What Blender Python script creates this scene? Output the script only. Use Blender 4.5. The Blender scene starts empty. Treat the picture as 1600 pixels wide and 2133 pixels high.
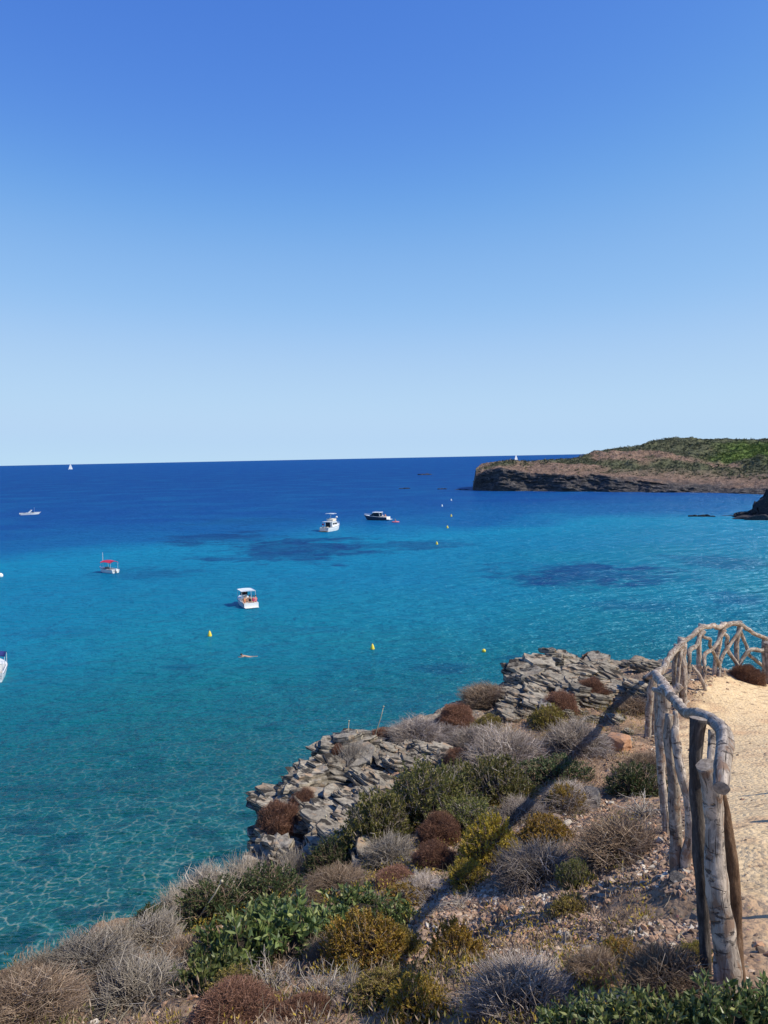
import bpy, bmesh, math, random
import numpy as np
from mathutils import Matrix, Vector
R = math.radians
random.seed(7); rng = np.random.default_rng(7)
sc = bpy.context.scene
col = sc.collection

# ------------------------------------------------------------------ camera
EYE = Vector((0, 0, 20.0)); FPX = 1670.0
cam = bpy.data.cameras.new('camera'); camo = bpy.data.objects.new('camera', cam); col.objects.link(camo)
cam.sensor_fit = 'VERTICAL'; cam.sensor_height = 36; cam.lens = 36 * FPX / 2133
cam.clip_start = 0.05; cam.clip_end = 120000
CM = Matrix.Rotation(R(90 - 3.87), 3, 'X') @ Matrix.Rotation(R(-1.146), 3, 'Z')
camo.matrix_world = Matrix.Translation(EYE) @ CM.to_4x4()
sc.camera = camo
# ------------------------------------------------------------------ sky + sun
SUN_EL, SUN_BACK = 46.0, 14.0          # sun to the right, slightly behind the viewer
sd = Vector((math.cos(R(SUN_EL)) * math.cos(R(SUN_BACK)), -math.cos(R(SUN_EL)) * math.sin(R(SUN_BACK)), math.sin(R(SUN_EL))))
w = bpy.data.worlds.new('World'); sc.world = w; w.use_nodes = True
nt = w.node_tree; nt.nodes.clear()
sky = nt.nodes.new('ShaderNodeTexSky'); sky.sky_type = 'NISHITA'; sky.sun_disc = False
sky.sun_elevation = R(SUN_EL); sky.sun_rotation = math.atan2(sd.x, sd.y)
sky.air_density = 1.0; sky.dust_density = 0.0; sky.ozone_density = 4.0; sky.altitude = 6000
# the camera's rendering of the sky: one response curve per channel over the whole sky
sm = nt.nodes.new('ShaderNodeVectorMath'); sm.operation = 'SCALE'; sm.inputs['Scale'].default_value = 0.13
cv = nt.nodes.new('ShaderNodeRGBCurve'); cv.mapping.extend = 'HORIZONTAL'
for ci, pts in ((0, [(0, 0), (.062, .080), (.125, .265), (.239, .44), (.558, .48), (1, .52)]), (1, [(0, 0), (.117, .225), (.238, .50), (.434, .65), (.807, .68), (1, .71)]), (2, [(0, 0), (.259, .70), (.491, .86), (.77, .90), (1, .905)])):
    c_ = cv.mapping.curves[ci]
    for k, p in enumerate(pts):
        if k < 1: c_.points[0].location = p
        elif k == len(pts) - 1: c_.points[-1].location = p
        else: c_.points.new(*p)
cv.mapping.update()
s2 = nt.nodes.new('ShaderNodeVectorMath'); s2.operation = 'SCALE'; s2.inputs['Scale'].default_value = 10.0
bg = nt.nodes.new('ShaderNodeBackground'); bg.inputs[1].default_value = 0.1
wo = nt.nodes.new('ShaderNodeOutputWorld')
nt.links.new(sky.outputs[0], sm.inputs[0]); nt.links.new(sm.outputs[0], cv.inputs['Color']); nt.links.new(cv.outputs[0], s2.inputs[0]); nt.links.new(s2.outputs[0], bg.inputs[0]); nt.links.new(bg.outputs[0], wo.inputs[0])
sl = bpy.data.lights.new('sun', 'SUN'); sl.energy = 5.0; sl.angle = R(0.53); sl.color = (1.0, 0.94, 0.82)
so = bpy.data.objects.new('sun', sl); col.objects.link(so); so.rotation_euler = sd.to_track_quat('Z', 'Y').to_euler(); so.location = (20, -5, 60)
sc.view_settings.view_transform = 'Standard'; sc.view_settings.look = 'None'
sc.view_settings.exposure = 0.0; sc.view_settings.gamma = 1.0; sc.view_settings.use_curve_mapping = False

# ------------------------------------------------------------------ helpers
def ray(px, py): return CM @ Vector(((px - 800) / FPX, (1066.5 - py) / FPX, -1))
def atY(px, py, Y): d = ray(px, py); return EYE + d * (Y / d.y)
def atZ(px, py, z=0.0): d = ray(px, py); return EYE + d * ((z - EYE.z) / d.z)
def m_per_px(p): return ((Vector(p) - EYE) @ (CM @ Vector((0, 0, -1)))) / FPX

def tag(o, label=None, cat=None, group=None, kind=None):
    if label: o['label'] = label
    if cat: o['category'] = cat
    if group: o['group'] = group
    if kind: o['kind'] = kind
    return o
def link(name, data, mat=None, parent=None, loc=None):
    o = bpy.data.objects.new(name, data); col.objects.link(o)
    if parent: o.parent = parent
    if loc is not None: o.location = loc
    if mat and data is not None and not data.materials: data.materials.append(mat)
    return o
def empty(name, loc=(0, 0, 0), rz=0.0):
    o = link(name, None, None, None, loc); o.rotation_euler = (0, 0, rz); o.empty_display_size = 0.2; return o
def mesh(V, F, mat=None, smooth=True, attrs=None, name='m'):
    """F: list of int arrays (n,3)/(n,4)"""
    me = bpy.data.meshes.new(name); V = np.asarray(V, np.float32)
    F = [np.asarray(f, np.int32) for f in F if len(f)]
    me.vertices.add(len(V)); me.vertices.foreach_set('co', V.ravel())
    nl = sum(f.size for f in F); npoly = sum(len(f) for f in F)
    me.loops.add(nl); me.loops.foreach_set('vertex_index', np.concatenate([f.ravel() for f in F]))
    tot = np.concatenate([np.full(len(f), f.shape[1], np.int32) for f in F])
    me.polygons.add(npoly); me.polygons.foreach_set('loop_start', np.concatenate([[0], np.cumsum(tot)[:-1]]).astype(np.int32))
    me.update(calc_edges=True); me.validate()
    if len(me.polygons) == npoly: me.polygons.foreach_set('use_smooth', np.full(npoly, bool(smooth)))
    for k, (typ, a) in (attrs or {}).items():
        at = me.attributes.new(k, typ, 'POINT'); a = np.asarray(a, np.float32)
        at.data.foreach_set({'FLOAT': 'value', 'FLOAT_VECTOR': 'vector', 'FLOAT_COLOR': 'color'}[typ], a.ravel())
    if mat: me.materials.append(mat)
    return me
class MB:
    """collects pieces into one mesh"""
    def __init__(s): s.V = []; s.F = []; s.n = 0
    def add(s, V, F):
        V = np.asarray(V, float).reshape(-1, 3)
        for f in F:
            f = np.asarray(f, np.int64)
            if len(f): s.F.append(f + s.n)
        s.V.append(V); s.n += len(V); return s
    def box(s, c, d, taper=(1, 1), rz=0.0, shear=0.0):
        x, y, z = d[0] / 2, d[1] / 2, d[2] / 2
        v = np.array([[-x, -y, -z], [x, -y, -z], [x, y, -z], [-x, y, -z], [-x * taper[0] + shear, -y * taper[1], z], [x * taper[0] + shear, -y * taper[1], z], [x * taper[0] + shear, y * taper[1], z], [-x * taper[0] + shear, y * taper[1], z]])
        if rz: cs, sn = math.cos(rz), math.sin(rz); v = np.c_[v[:, 0] * cs - v[:, 1] * sn, v[:, 0] * sn + v[:, 1] * cs, v[:, 2]]
        return s.add(v + np.array(c), [[[0, 3, 2, 1], [4, 5, 6, 7], [0, 1, 5, 4], [1, 2, 6, 5], [2, 3, 7, 6], [3, 0, 4, 7]]])
    def tube(s, pts, r, sides=6, cap=True):
        P = np.asarray(pts, float)[None]; rr = np.broadcast_to(np.asarray(r, float), (P.shape[1],))[None]
        V, F = tubes(P, rr, sides); n = len(V); out = [F]
        if cap: s.add(V, out + [np.array([[0, i + 1, i] for i in range(1, sides - 1)]), np.array([[n - sides, n - sides + i, n - sides + i + 1] for i in range(1, sides - 1)])])
        else: s.add(V, out)
        return s
    def prism(s, poly, y0, y1):      # polygon in XZ extruded along y
        n = len(poly); V = [(x, y0, z) for x, z in poly] + [(x, y1, z) for x, z in poly]
        F = [[i, (i + 1) % n, n + (i + 1) % n, n + i] for i in range(n)]
        return s.add(V, [F, [[0, i + 1, i] for i in range(1, n - 1)], [[n, n + i, n + i + 1] for i in range(1, n - 1)]])
    def lathe(s, prof, c=(0, 0, 0), sides=14):
        a = np.linspace(0, 2 * math.pi, sides, endpoint=False); V = np.concatenate([np.c_[r * np.cos(a), r * np.sin(a), np.full(sides, z)] for r, z in prof]) + np.array(c)
        F = [[i * sides + j, i * sides + (j + 1) % sides, (i + 1) * sides + (j + 1) % sides, (i + 1) * sides + j] for i in range(len(prof) - 1) for j in range(sides)]
        return s.add(V, [F])
    def build(s, name, mat, parent=None, smooth=False, loc=None):
        t = [f for f in s.F if f.shape[1] == 3]; q = [f for f in s.F if f.shape[1] == 4]
        F = ([np.concatenate(t)] if t else []) + ([np.concatenate(q)] if q else [])
        return link(name, mesh(np.concatenate(s.V), F, mat, smooth), None, parent, loc)
def tubes(P, rad, sides=3):
    """P (N,S,3), rad (N,S) -> verts, quads (open tubes)"""
    N, S, _ = P.shape; T = np.gradient(P, axis=1); T /= np.linalg.norm(T, axis=2, keepdims=True) + 1e-9
    T0 = P[:, -1] - P[:, 0]; T0 /= np.linalg.norm(T0, axis=1, keepdims=True) + 1e-9
    ref = np.where(np.abs(T0[:, 2:3]) > .8, np.array([[1., 0, 0]]), np.array([[0, 0, 1.]]))[:, None, :]
    A = np.cross(T, np.broadcast_to(ref, T.shape)); A /= np.linalg.norm(A, axis=2, keepdims=True) + 1e-9
    B = np.cross(T, A); a = np.linspace(0, 2 * math.pi, sides, endpoint=False)
    V = P[:, :, None, :] + rad[:, :, None, None] * (A[:, :, None, :] * np.cos(a)[None, None, :, None] + B[:, :, None, :] * np.sin(a)[None, None, :, None])
    idx = np.arange(N * S * sides).reshape(N, S, sides); i0 = idx[:, :-1]; i1 = idx[:, 1:]
    F = np.stack([i0, np.roll(i0, -1, 2), np.roll(i1, -1, 2), i1], -1).reshape(-1, 4)
    return V.reshape(-1, 3), F
# --- numpy value noise
def _h(i, j, k=0, s=0):
    n = (i * 374761393 + j * 668265263 + k * 1442695041 + s * 974634777) & 0x7fffffff
    n = ((n ^ (n >> 13)) * 1274126177) & 0x7fffffff; return ((n ^ (n >> 16)) & 0xffff) / 65535.0
def vnoise(x, y, s=0):
    x = np.asarray(x, float); y = np.asarray(y, float); i = np.floor(x).astype(np.int64); j = np.floor(y).astype(np.int64); u = x - i; v = y - j; u = u * u * (3 - 2 * u); v = v * v * (3 - 2 * v)
    return (_h(i, j, 0, s) * (1 - u) + _h(i + 1, j, 0, s) * u) * (1 - v) + (_h(i, j + 1, 0, s) * (1 - u) + _h(i + 1, j + 1, 0, s) * u) * v
def fbm(x, y, o=4, s=0, g=.5):
    t = 0; a = 1; n = 0
    for k in range(o): t = t + a * vnoise(np.asarray(x) * 2 ** k + 17.3 * k, np.asarray(y) * 2 ** k - 9.1 * k, s + k); n += a; a *= g
    return t / n
def sst(a, b, x): t = np.clip((np.asarray(x, float) - a) / (b - a), 0, 1); return t * t * (3 - 2 * t)

# ------------------------------------------------------------------ materials
class Nt:
    def __init__(s, name):
        s.m = bpy.data.materials.new(name); s.m.use_nodes = True; s.t = s.m.node_tree; s.t.nodes.clear(); s.o = s.n('OutputMaterial')
    def n(s, typ, ins=None, **kw):
        nd = s.t.nodes.new('ShaderNode' + typ)
        for k, v in kw.items(): setattr(nd, k, v)
        for k, v in (ins or {}).items():
            if hasattr(v, 'is_output'): s.t.links.new(v, nd.inputs[k])
            else: nd.inputs[k].default_value = v
        return nd
    def math(s, op, a, b=0.0, c=None):
        d = {0: a, 1: b}
        if c is not None: d[2] = c
        return s.n('Math', d, operation=op).outputs[0]
    def noise(s, vec, scale, detail=4, rough=.55, dist=0.0, out=0):
        d = {'Scale': scale, 'Detail': detail, 'Roughness': rough, 'Distortion': dist}
        if vec is not None: d['Vector'] = vec
        return s.n('TexNoise', d).outputs[out]
    def ramp(s, fac, stops, interp='LINEAR'):
        nd = s.n('ValToRGB', {0: fac}); r = nd.color_ramp; r.interpolation = interp
        while len(r.elements) < len(stops): r.elements.new(.5)
        for e, (p, c) in zip(r.elements, stops): e.position = p; e.color = (*c, 1) if len(c) == 3 else c
        return nd.outputs[0]
    def mix(s, f, a, b, mode='MIX'):
        nd = s.n('Mix', data_type='RGBA', blend_type=mode)
        for k, v in ((0, f), (6, a), (7, b)):
            if hasattr(v, 'is_output'): s.t.links.new(v, nd.inputs[k])
            else: nd.inputs[k].default_value = (*v, 1) if isinstance(v, tuple) and len(v) == 3 else v
        return nd.outputs[2]
    def rng(s, v, a, b, c=0.0, d=1.0, smooth=False):
        return s.n('MapRange', {0: v, 1: a, 2: b, 3: c, 4: d}, interpolation_type='SMOOTHSTEP' if smooth else 'LINEAR').outputs[0]
    def mapv(s, vec, scale=(1, 1, 1), loc=(0, 0, 0)): return s.n('Mapping', {0: vec, 1: loc, 3: scale}).outputs[0]
    def bump(s, h, strength=.5, dist=.02, normal=None):
        d = {'Height': h, 'Strength': strength, 'Distance': dist}
        if normal is not None: d['Normal'] = normal
        return s.n('Bump', d).outputs[0]
    def principled(s, colr, rough=.8, normal=None, spec=.3, **kw):
        d = {'Roughness': rough, 'Specular IOR Level': spec}; d.update(kw)
        d['Base Color'] = (*colr, 1) if isinstance(colr, tuple) else colr
        if normal is not None: d['Normal'] = normal
        b = s.n('BsdfPrincipled', d); s.t.links.new(b.outputs[0], s.o.inputs[0]); return s.m
    def pos(s): return s.n('NewGeometry').outputs['Position']
    def obj(s): return s.n('TexCoord').outputs['Object']
    def attr(s, name, out='Fac'): return s.n('Attribute', attribute_name=name).outputs[out]
    def isl(s): return s.n('NewGeometry').outputs['Random Per Island']
    def rnd(s): return s.n('ObjectInfo').outputs['Random']

def plain(name, c, rough=.5, spec=.4, var=.06):
    t = Nt(name); n = t.noise(t.obj(), 3.0, 3); lo = tuple(x * (1 - var * 2) for x in c); hi = tuple(min(1, x * (1 + var)) for x in c)
    return t.principled(t.ramp(n, [(.3, lo), (.7, hi)]), rough, spec=spec)
def leafmat(name, stops, rough=.55, trans=.25, spec=.3):
    t = Nt(name); c = t.ramp(t.isl(), stops); c2 = t.n('HueSaturation', {'Color': c, 'Value': t.rng(t.rnd(), 0, 1, .8, 1.2), 'Hue': t.rng(t.rnd(), 0, 1, .485, .515)}).outputs[0]
    d = t.n('BsdfPrincipled', {'Base Color': c2, 'Roughness': rough, 'Specular IOR Level': spec}); tr = t.n('BsdfTranslucent', {'Color': c2})
    mx = t.n('MixShader', {0: trans, 1: d.outputs[0], 2: tr.outputs[0]}); t.t.links.new(mx.outputs[0], t.o.inputs[0]); return t.m
def twigmat(name, stops):
    t = Nt(name); c = t.ramp(t.isl(), stops); c2 = t.n('HueSaturation', {'Color': c, 'Value': t.rng(t.rnd(), 0, 1, .8, 1.25)}).outputs[0]
    return t.principled(c2, .85, spec=.15)
# ------------------------------------------------------------------ foreground cliff top (terrain)
EDGE_PX = [(0, 2045, 4.7), (130, 1978, 5.4), (290, 1915, 6.4), (400, 1850, 7.3), (515, 1806, 8.0), (540, 1765, 8.4), (555, 1700, 9.1), (610, 1645, 10.0), (690, 1565, 11.1),
           (840, 1510, 12.2), (960, 1455, 13.2), (1030, 1436, 13.6), (1085, 1412, 14.0), (1190, 1378, 15.0), (1240, 1370, 15.4), (1330, 1374, 15.6), (1400, 1377, 15.6), (1480, 1382, 15.6), (1550, 1388, 15.5), (1600, 1412, 15.2)]
EDGE = [atY(*p) for p in EDGE_PX]
INNER = [atY(*p) for p in [(0, 2133, 4.0), (400, 2133, 3.6), (800, 2133, 3.25), (1200, 2133, 2.95), (1515, 2068, 2.9), (1425, 1806, 4.6), (1387, 1716, 5.6), (1350, 1545, 11.0), (1424, 1467, 12.3), (1457, 1412, 13.2),
         (1490, 1408, 13.7), (1540, 1409, 14.0), (1597, 1424, 14.4), (1600, 1700, 5.7), (1600, 1900, 3.85), (1600, 1550, 9.8), (1600, 1470, 12.5), (1000, 1700, 7.6), (1000, 1550, 10.8), (700, 1750, 8.2), (720, 1640, 9.8),
         (700, 1900, 5.8), (1000, 1900, 5.15), (1000, 2050, 4.0), (400, 1960, 5.4), (1250, 1600, 8.9), (1250, 1750, 6.4), (1250, 1900, 4.65), (850, 1600, 10.0), (600, 2030, 4.5), (200, 2060, 4.6)]]
FAR = [Vector(p) for p in [(20, 4, 18.6), (20, 16, 16.0), (8, -6, 19.2), (-4, -4, 17.8), (-14, -20, 17.0), (40, -20, 21.0), (0, 0, 18.4), (60, 10, 18), (3.2, 1.5, 18.45)]]
CP = EDGE + INNER + FAR
cx = np.array([p.x for p in CP]); cy = np.array([p.y for p in CP]); cz = np.array([p.z for p in CP])
def _U(r2): return np.where(r2 > 1e-12, r2 * np.log(r2 + 1e-12), 0)
nC = len(CP); K = _U((cx[:, None] - cx) ** 2 + (cy[:, None] - cy) ** 2) + np.eye(nC) * 0.6
PM = np.c_[np.ones(nC), cx, cy]; Amat = np.block([[K, PM], [PM.T, np.zeros((3, 3))]])
wts = np.linalg.solve(Amat, np.r_[cz, 0, 0, 0])
def tps(x, y):
    x = np.asarray(x, float); y = np.asarray(y, float); sh = x.shape; x = x.ravel(); y = y.ravel(); out = np.zeros(len(x))
    for a in range(0, len(x), 50000):
        X = x[a:a + 50000]; Y = y[a:a + 50000]
        out[a:a + 50000] = _U((X[:, None] - cx) ** 2 + (Y[:, None] - cy) ** 2) @ wts[:nC] + wts[nC] + wts[nC + 1] * X + wts[nC + 2] * Y
    return out.reshape(sh)
LINE = [(-22, -32), (-10, -8), (-5.6, 0.5), (-3.6, 3.2)] + [(p.x, p.y) for p in EDGE] + [(9.5, 14.2), (14, 13), (24, 14), (45, 20), (90, 22)]
SHORE = np.array(LINE); POLY = np.concatenate([SHORE, [[90, -60], [-22, -60]]])
def edge_dist(x, y):
    """signed distance to the cliff edge (positive = out over the sea) and the nearest edge point"""
    sh = np.shape(x); x = np.ravel(x).astype(float); y = np.ravel(y).astype(float); best = np.full(len(x), 1e9); bx = np.zeros(len(x)); by = np.zeros(len(x))
    for (x0, y0), (x1, y1) in zip(SHORE[:-1], SHORE[1:]):
        dx, dy = x1 - x0, y1 - y0; t = np.clip(((x - x0) * dx + (y - y0) * dy) / (dx * dx + dy * dy), 0, 1); qx = x0 + t * dx; qy = y0 + t * dy
        d = np.hypot(x - qx, y - qy); m = d < best; best[m] = d[m]; bx[m] = qx[m]; by[m] = qy[m]
    ins = np.zeros(len(x), bool); n = len(POLY)
    for i in range(n):
        xa, ya = POLY[i]; xb, yb = POLY[(i + 1) % n]
        c = ((ya > y) != (yb > y)); ins ^= c & (x < (xb - xa) * (y - ya) / (yb - ya + 1e-12) + xa)
    return np.where(ins, -best, best).reshape(sh), bx.reshape(sh), by.reshape(sh)
FENCE_LINE = np.array([(p.x, p.y) for p in [atY(1560, 2120, 2.3), atY(1515, 2068, 2.9), atY(1425, 1806, 4.6), atY(1390, 1716, 5.6), atY(1352, 1545, 11.0), atY(1424, 1467, 12.3), atY(1457, 1412, 13.2), atY(1490, 1408, 13.7), atY(1540, 1409, 14.0), atY(1600, 1424, 14.6)]])
def path_side(x, y):
    """positive metres to the right of the fence line"""
    fx = np.interp(y, FENCE_LINE[:, 1], FENCE_LINE[:, 0], left=FENCE_LINE[0, 0]); return x - fx
def rockmask(x, y):
    d, _, _ = edge_dist(x, y); n = fbm(x * .9, y * .9, 3, 5)
    near = sst(-1.7, -.5, d + (n - .5) * 1.6) * sst(7.5, 9.0, y)
    return np.clip(near, 0, 1)
def H(x, y):
    x = np.asarray(x, float); y = np.asarray(y, float)
    jx = x + (fbm(x * 1.3, y * 1.3, 3, 31) - .5) * .5; jy = y + (fbm(x * 1.3, y * 1.3, 3, 47) - .5) * .5
    d, bx, by = edge_dist(jx, jy); dd = np.maximum(d, 0)
    base = tps(np.where(d > 0, bx, x), np.where(d > 0, by, y))
    ps = sst(-.1, .5, path_side(x, y)); rm = rockmask(x, y)
    z = base + (fbm(x * .8, y * .8, 4, 3) - .5) * .28 * (1 - .75 * ps) + (fbm(x * 5, y * 5, 3, 9) - .5) * (.13 - .09 * ps)
    # bedded rock: terraces that dip gently
    q = z + .16 * x - .10 * y + (fbm(x * 1.7, y * 1.7, 3, 21) - .5) * .5; st = .11; f = q / st; fr = f - np.floor(f)
    z = z + rm * ((np.floor(f) + sst(.55, .95, fr)) * st - q) * .9
    drop = 1.9 * dd ** 1.25 + 2.5 * sst(.1, .9, dd) + 1.4 * (fbm(x * .6, y * .6, 4, 13) - .5) * sst(.3, 2, dd)
    return np.maximum(z - drop, -3.5 - .02 * dd)
# grid: fine where the photo looks, growing outward
def axis(a, b, st, lo, hi, g=1.22):
    mid = np.arange(a, b, st); up = []; s = st; v = mid[-1]
    while v < hi: s *= g; v += s; up.append(v)
    dn = []; s = st; v = mid[0]
    while v > lo: s *= g; v -= s; dn.append(v)
    return np.array(dn[::-1] + list(mid) + up)
gx = axis(-4.2, 9.2, .055, -60, 90); gy = axis(2.0, 16.6, .055, -60, 60)
GX, GY = np.meshgrid(gx, gy); GZ = H(GX, GY)
def Hz(x, y):   # fast bilinear lookup
    x = np.asarray(x, float); y = np.asarray(y, float)
    i = np.clip(np.searchsorted(gx, x) - 1, 0, len(gx) - 2); j = np.clip(np.searchsorted(gy, y) - 1, 0, len(gy) - 2)
    u = np.clip((x - gx[i]) / (gx[i + 1] - gx[i]), 0, 1); v = np.clip((y - gy[j]) / (gy[j + 1] - gy[j]), 0, 1)
    return (GZ[j, i] * (1 - u) + GZ[j, i + 1] * u) * (1 - v) + (GZ[j + 1, i] * (1 - u) + GZ[j + 1, i + 1] * u) * v
def hit(px, py):
    d = ray(px, py); ts = np.arange(1.5, 30, .03); x = EYE.x + d.x * ts; y = EYE.y + d.y * ts; z = EYE.z + d.z * ts
    b = z < Hz(x, y); k = int(np.argmax(b)) if b.any() else len(ts) - 1
    return Vector((x[k], y[k], float(Hz(x[k], y[k]))))

t = Nt('cliff_ground'); P = t.pos(); pa = t.attr('path'); ro = t.attr('rock')
n1 = t.noise(P, 1.6, 5); n2 = t.noise(P, 14, 5, .65); vor = t.n('TexVoronoi', {'Vector': P, 'Scale': 26.0, 'Randomness': 1.0}); peb = t.n('TexVoronoi', {'Vector': P, 'Scale': 9.0})
sand = t.mix(t.rng(n2, .35, .7), (.66, .47, .255), (.82, .61, .36)); sand = t.mix(t.rng(n1, .5, .68), sand, (.62, .40, .22))
streak = t.noise(t.mapv(P, (5, 16, 16)), 1.0, 4, .6); sand = t.mix(t.rng(streak, .57, .64), sand, (.40, .27, .16))
soil = t.mix(t.rng(n2, .3, .7), (.15, .095, .058), (.36, .25, .16)); soil = t.mix(t.rng(n1, .45, .62), soil, (.42, .26, .155))
soil = t.mix(t.rng(vor.outputs['Distance'], .12, .3, .75, 0), soil, t.mix(.45, vor.outputs['Color'], (.42, .31, .22)), 'MULTIPLY')
rk = t.mix(t.rng(t.noise(P, 5, 6, .65), .35, .65), (.13, .105, .08), (.42, .34, .245)); rk = t.mix(t.rng(t.noise(P, 2.2, 4), .55, .7), rk, (.36, .25, .16))
rk = t.mix(t.rng(t.noise(t.mapv(P, (2, 2, 34)), 1.0, 4, .7), .52, .60), rk, (.10, .09, .08))
c = t.mix(pa, soil, sand); c = t.mix(ro, c, rk)
hgt = t.math('ADD', t.math('MULTIPLY', n2, .6), t.math('MULTIPLY', t.noise(P, 45, 4, .7), .5)); hgt = t.math('SUBTRACT', hgt, t.math('MULTIPLY', vor.outputs['Distance'], .6))
GROUND = t.principled(c, .93, t.bump(hgt, .75, .03), .12)
NX, NY = len(gx), len(gy); idx = np.arange(NX * NY).reshape(NY, NX); F = np.stack([idx[:-1, :-1], idx[:-1, 1:], idx[1:, 1:], idx[1:, :-1]], -1).reshape(-1, 4)
pth = sst(.02, .42, path_side(GX, GY) + (fbm(GX * 2.2, GY * 2.2, 4, 8) - .5) * .75); dgr, _, _ = edge_dist(GX, GY)
pth = pth * sst(1.0, -.4, dgr); rok = np.maximum(rockmask(GX, GY) * (1 - .6 * pth), sst(.15, .6, dgr))
ground = link('cliff_ground', mesh(np.c_[GX.ravel(), GY.ravel(), GZ.ravel()], [F], GROUND, True, {'path': ('FLOAT', pth.ravel()), 'rock': ('FLOAT', rok.ravel())}))
tag(ground, 'rocky cliff top slope with a sandy path above the sea', 'ground', kind='structure')

# ------------------------------------------------------------------ seabed and sea
bxg = axis(-70, 45, .8, -400, 300, 1.15); byg = axis(2, 110, .8, -60, 500, 1.15); BX, BY = np.meshgrid(bxg, byg); bd, _, _ = edge_dist(BX, BY)
BZ = -np.clip(1.0 + .075 * np.maximum(bd - 6, 0), .8, 9) + (fbm(BX * .12, BY * .12, 4, 61) - .5) * 1.2
t = Nt('seabed'); P = t.pos()
s1 = t.mix(t.rng(t.noise(P, .35, 5), .4, .65), (.52, .52, .40), (.38, .40, .32)); s1 = t.mix(t.rng(t.noise(P, .9, 5, .65), .56, .66), s1, (.19, .21, .17)); s1 = t.mix(t.rng(t.noise(P, .17, 4, .6), .57, .62), s1, (.07, .085, .075))
wsb = t.n('VectorMath', {0: t.noise(P, .5, 5, .65, out=1), 1: (.5, .5, .5)}, operation='SUBTRACT').outputs[0]; dk = None
for (px, py, wx, wy) in [(540, 1655, 85, 16), (440, 1648, 40, 10), (395, 1785, 34, 18), (275, 1640, 50, 12), (385, 1608, 30, 8), (150, 1880, 40, 16), (30, 1930, 50, 30), (600, 1560, 50, 9), (470, 1440, 60, 8), (60, 1680, 60, 9)]:   # weedy rocks on the bottom
    c0 = atZ(px, py, -2.2); rx = wx * m_per_px(c0); ry = (atZ(px, py - wy, -2.2) - atZ(px, py + wy, -2.2)).length / 2
    v = t.n('VectorMath', {0: P, 1: t.n('VectorMath', {0: wsb, 1: (rx * 1.6, ry * 1.6, 0)}, operation='MULTIPLY').outputs[0]}, operation='ADD').outputs[0]; v = t.n('VectorMath', {0: t.n('VectorMath', {0: v, 1: (c0.x, c0.y, 0)}, operation='SUBTRACT').outputs[0], 1: (1 / rx, 1 / ry, 0)}, operation='MULTIPLY').outputs[0]
    f = t.rng(t.n('VectorMath', {0: v}, operation='LENGTH').outputs['Value'], 1.1, .6, 0, .9, True); dk = f if dk is None else t.math('MAXIMUM', dk, f)
s1 = t.mix(dk, s1, (.035, .05, .05))
SEABED = t.principled(s1, .95, spec=.05)
i2 = np.arange(BX.size).reshape(BX.shape); F = np.stack([i2[:-1, :-1], i2[:-1, 1:], i2[1:, 1:], i2[1:, :-1]], -1).reshape(-1, 4)
tag(link('seabed', mesh(np.c_[BX.ravel(), BY.ravel(), BZ.ravel()], [F], SEABED)), 'pale sandy seabed seen through the clear shallows', 'seabed', kind='structure')

t = Nt('sea_water'); P = t.pos(); sep = t.n('SeparateXYZ', {0: P}); X, Y = sep.outputs[0], sep.outputs[1]
warp = t.noise(P, .012, 3); warp2 = t.noise(P, .05, 4, .6)
s_ = t.math('ADD', t.math('SUBTRACT', Y, t.math('MULTIPLY', X, .45)), t.math('MULTIPLY', t.math('SUBTRACT', warp, .5), 150)); s_ = t.math('ADD', s_, t.math('MULTIPLY', t.math('SUBTRACT', warp2, .5), 40))
sq = t.math('SQRT', t.math('MAXIMUM', t.math('DIVIDE', s_, 900), 0.0))     # sqrt spacing
def q(s): return math.sqrt(s / 900)
SEA_STOPS = [(q(20), (.012, .165, .165)), (q(60), (.006, .19, .215)), (q(100), (.004, .185, .255)), (q(150), (.003, .18, .295)), (q(195), (.003, .215, .345)), (q(240), (.003, .105, .27)), (q(320), (.003, .064, .235)), (1.0, (.003, .048, .205))]
wc = t.ramp(sq, SEA_STOPS)
# meadows of seagrass: dark beds with soft ragged edges (centre x, y, half sizes, strength)
SG = [(615, 1140, 200, 22, .85), (450, 1120, 130, 16, .7), (1230, 1195, 230, 24, .8), (1500, 1170, 120, 14, .5), (1330, 1262, 180, 14, .35), (920, 1392, 90, 10, .42), (370, 1388, 60, 8, .35), (1090, 1375, 60, 7, .35), (300, 1195, 130, 12, .35), (850, 1135, 140, 10, .55), (1540, 1245, 80, 12, .45), (510, 1085, 120, 7, .4), (120, 1320, 150, 10, .2), (640, 1310, 180, 9, .2)]
wv = t.noise(P, .07, 5, .65, out=1); wsub = t.n('VectorMath', {0: wv, 1: (.5, .5, .5)}, operation='SUBTRACT').outputs[0]
wv2 = t.n('VectorMath', {0: t.noise(P, .3, 4, .6, out=1), 1: (.5, .5, .5)}, operation='SUBTRACT').outputs[0]; wsub = t.n('VectorMath', {0: wsub, 1: t.n('VectorMath', {0: wv2, 1: (.5, .5, .5)}, operation='MULTIPLY').outputs[0]}, operation='ADD').outputs[0]
total = None
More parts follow.
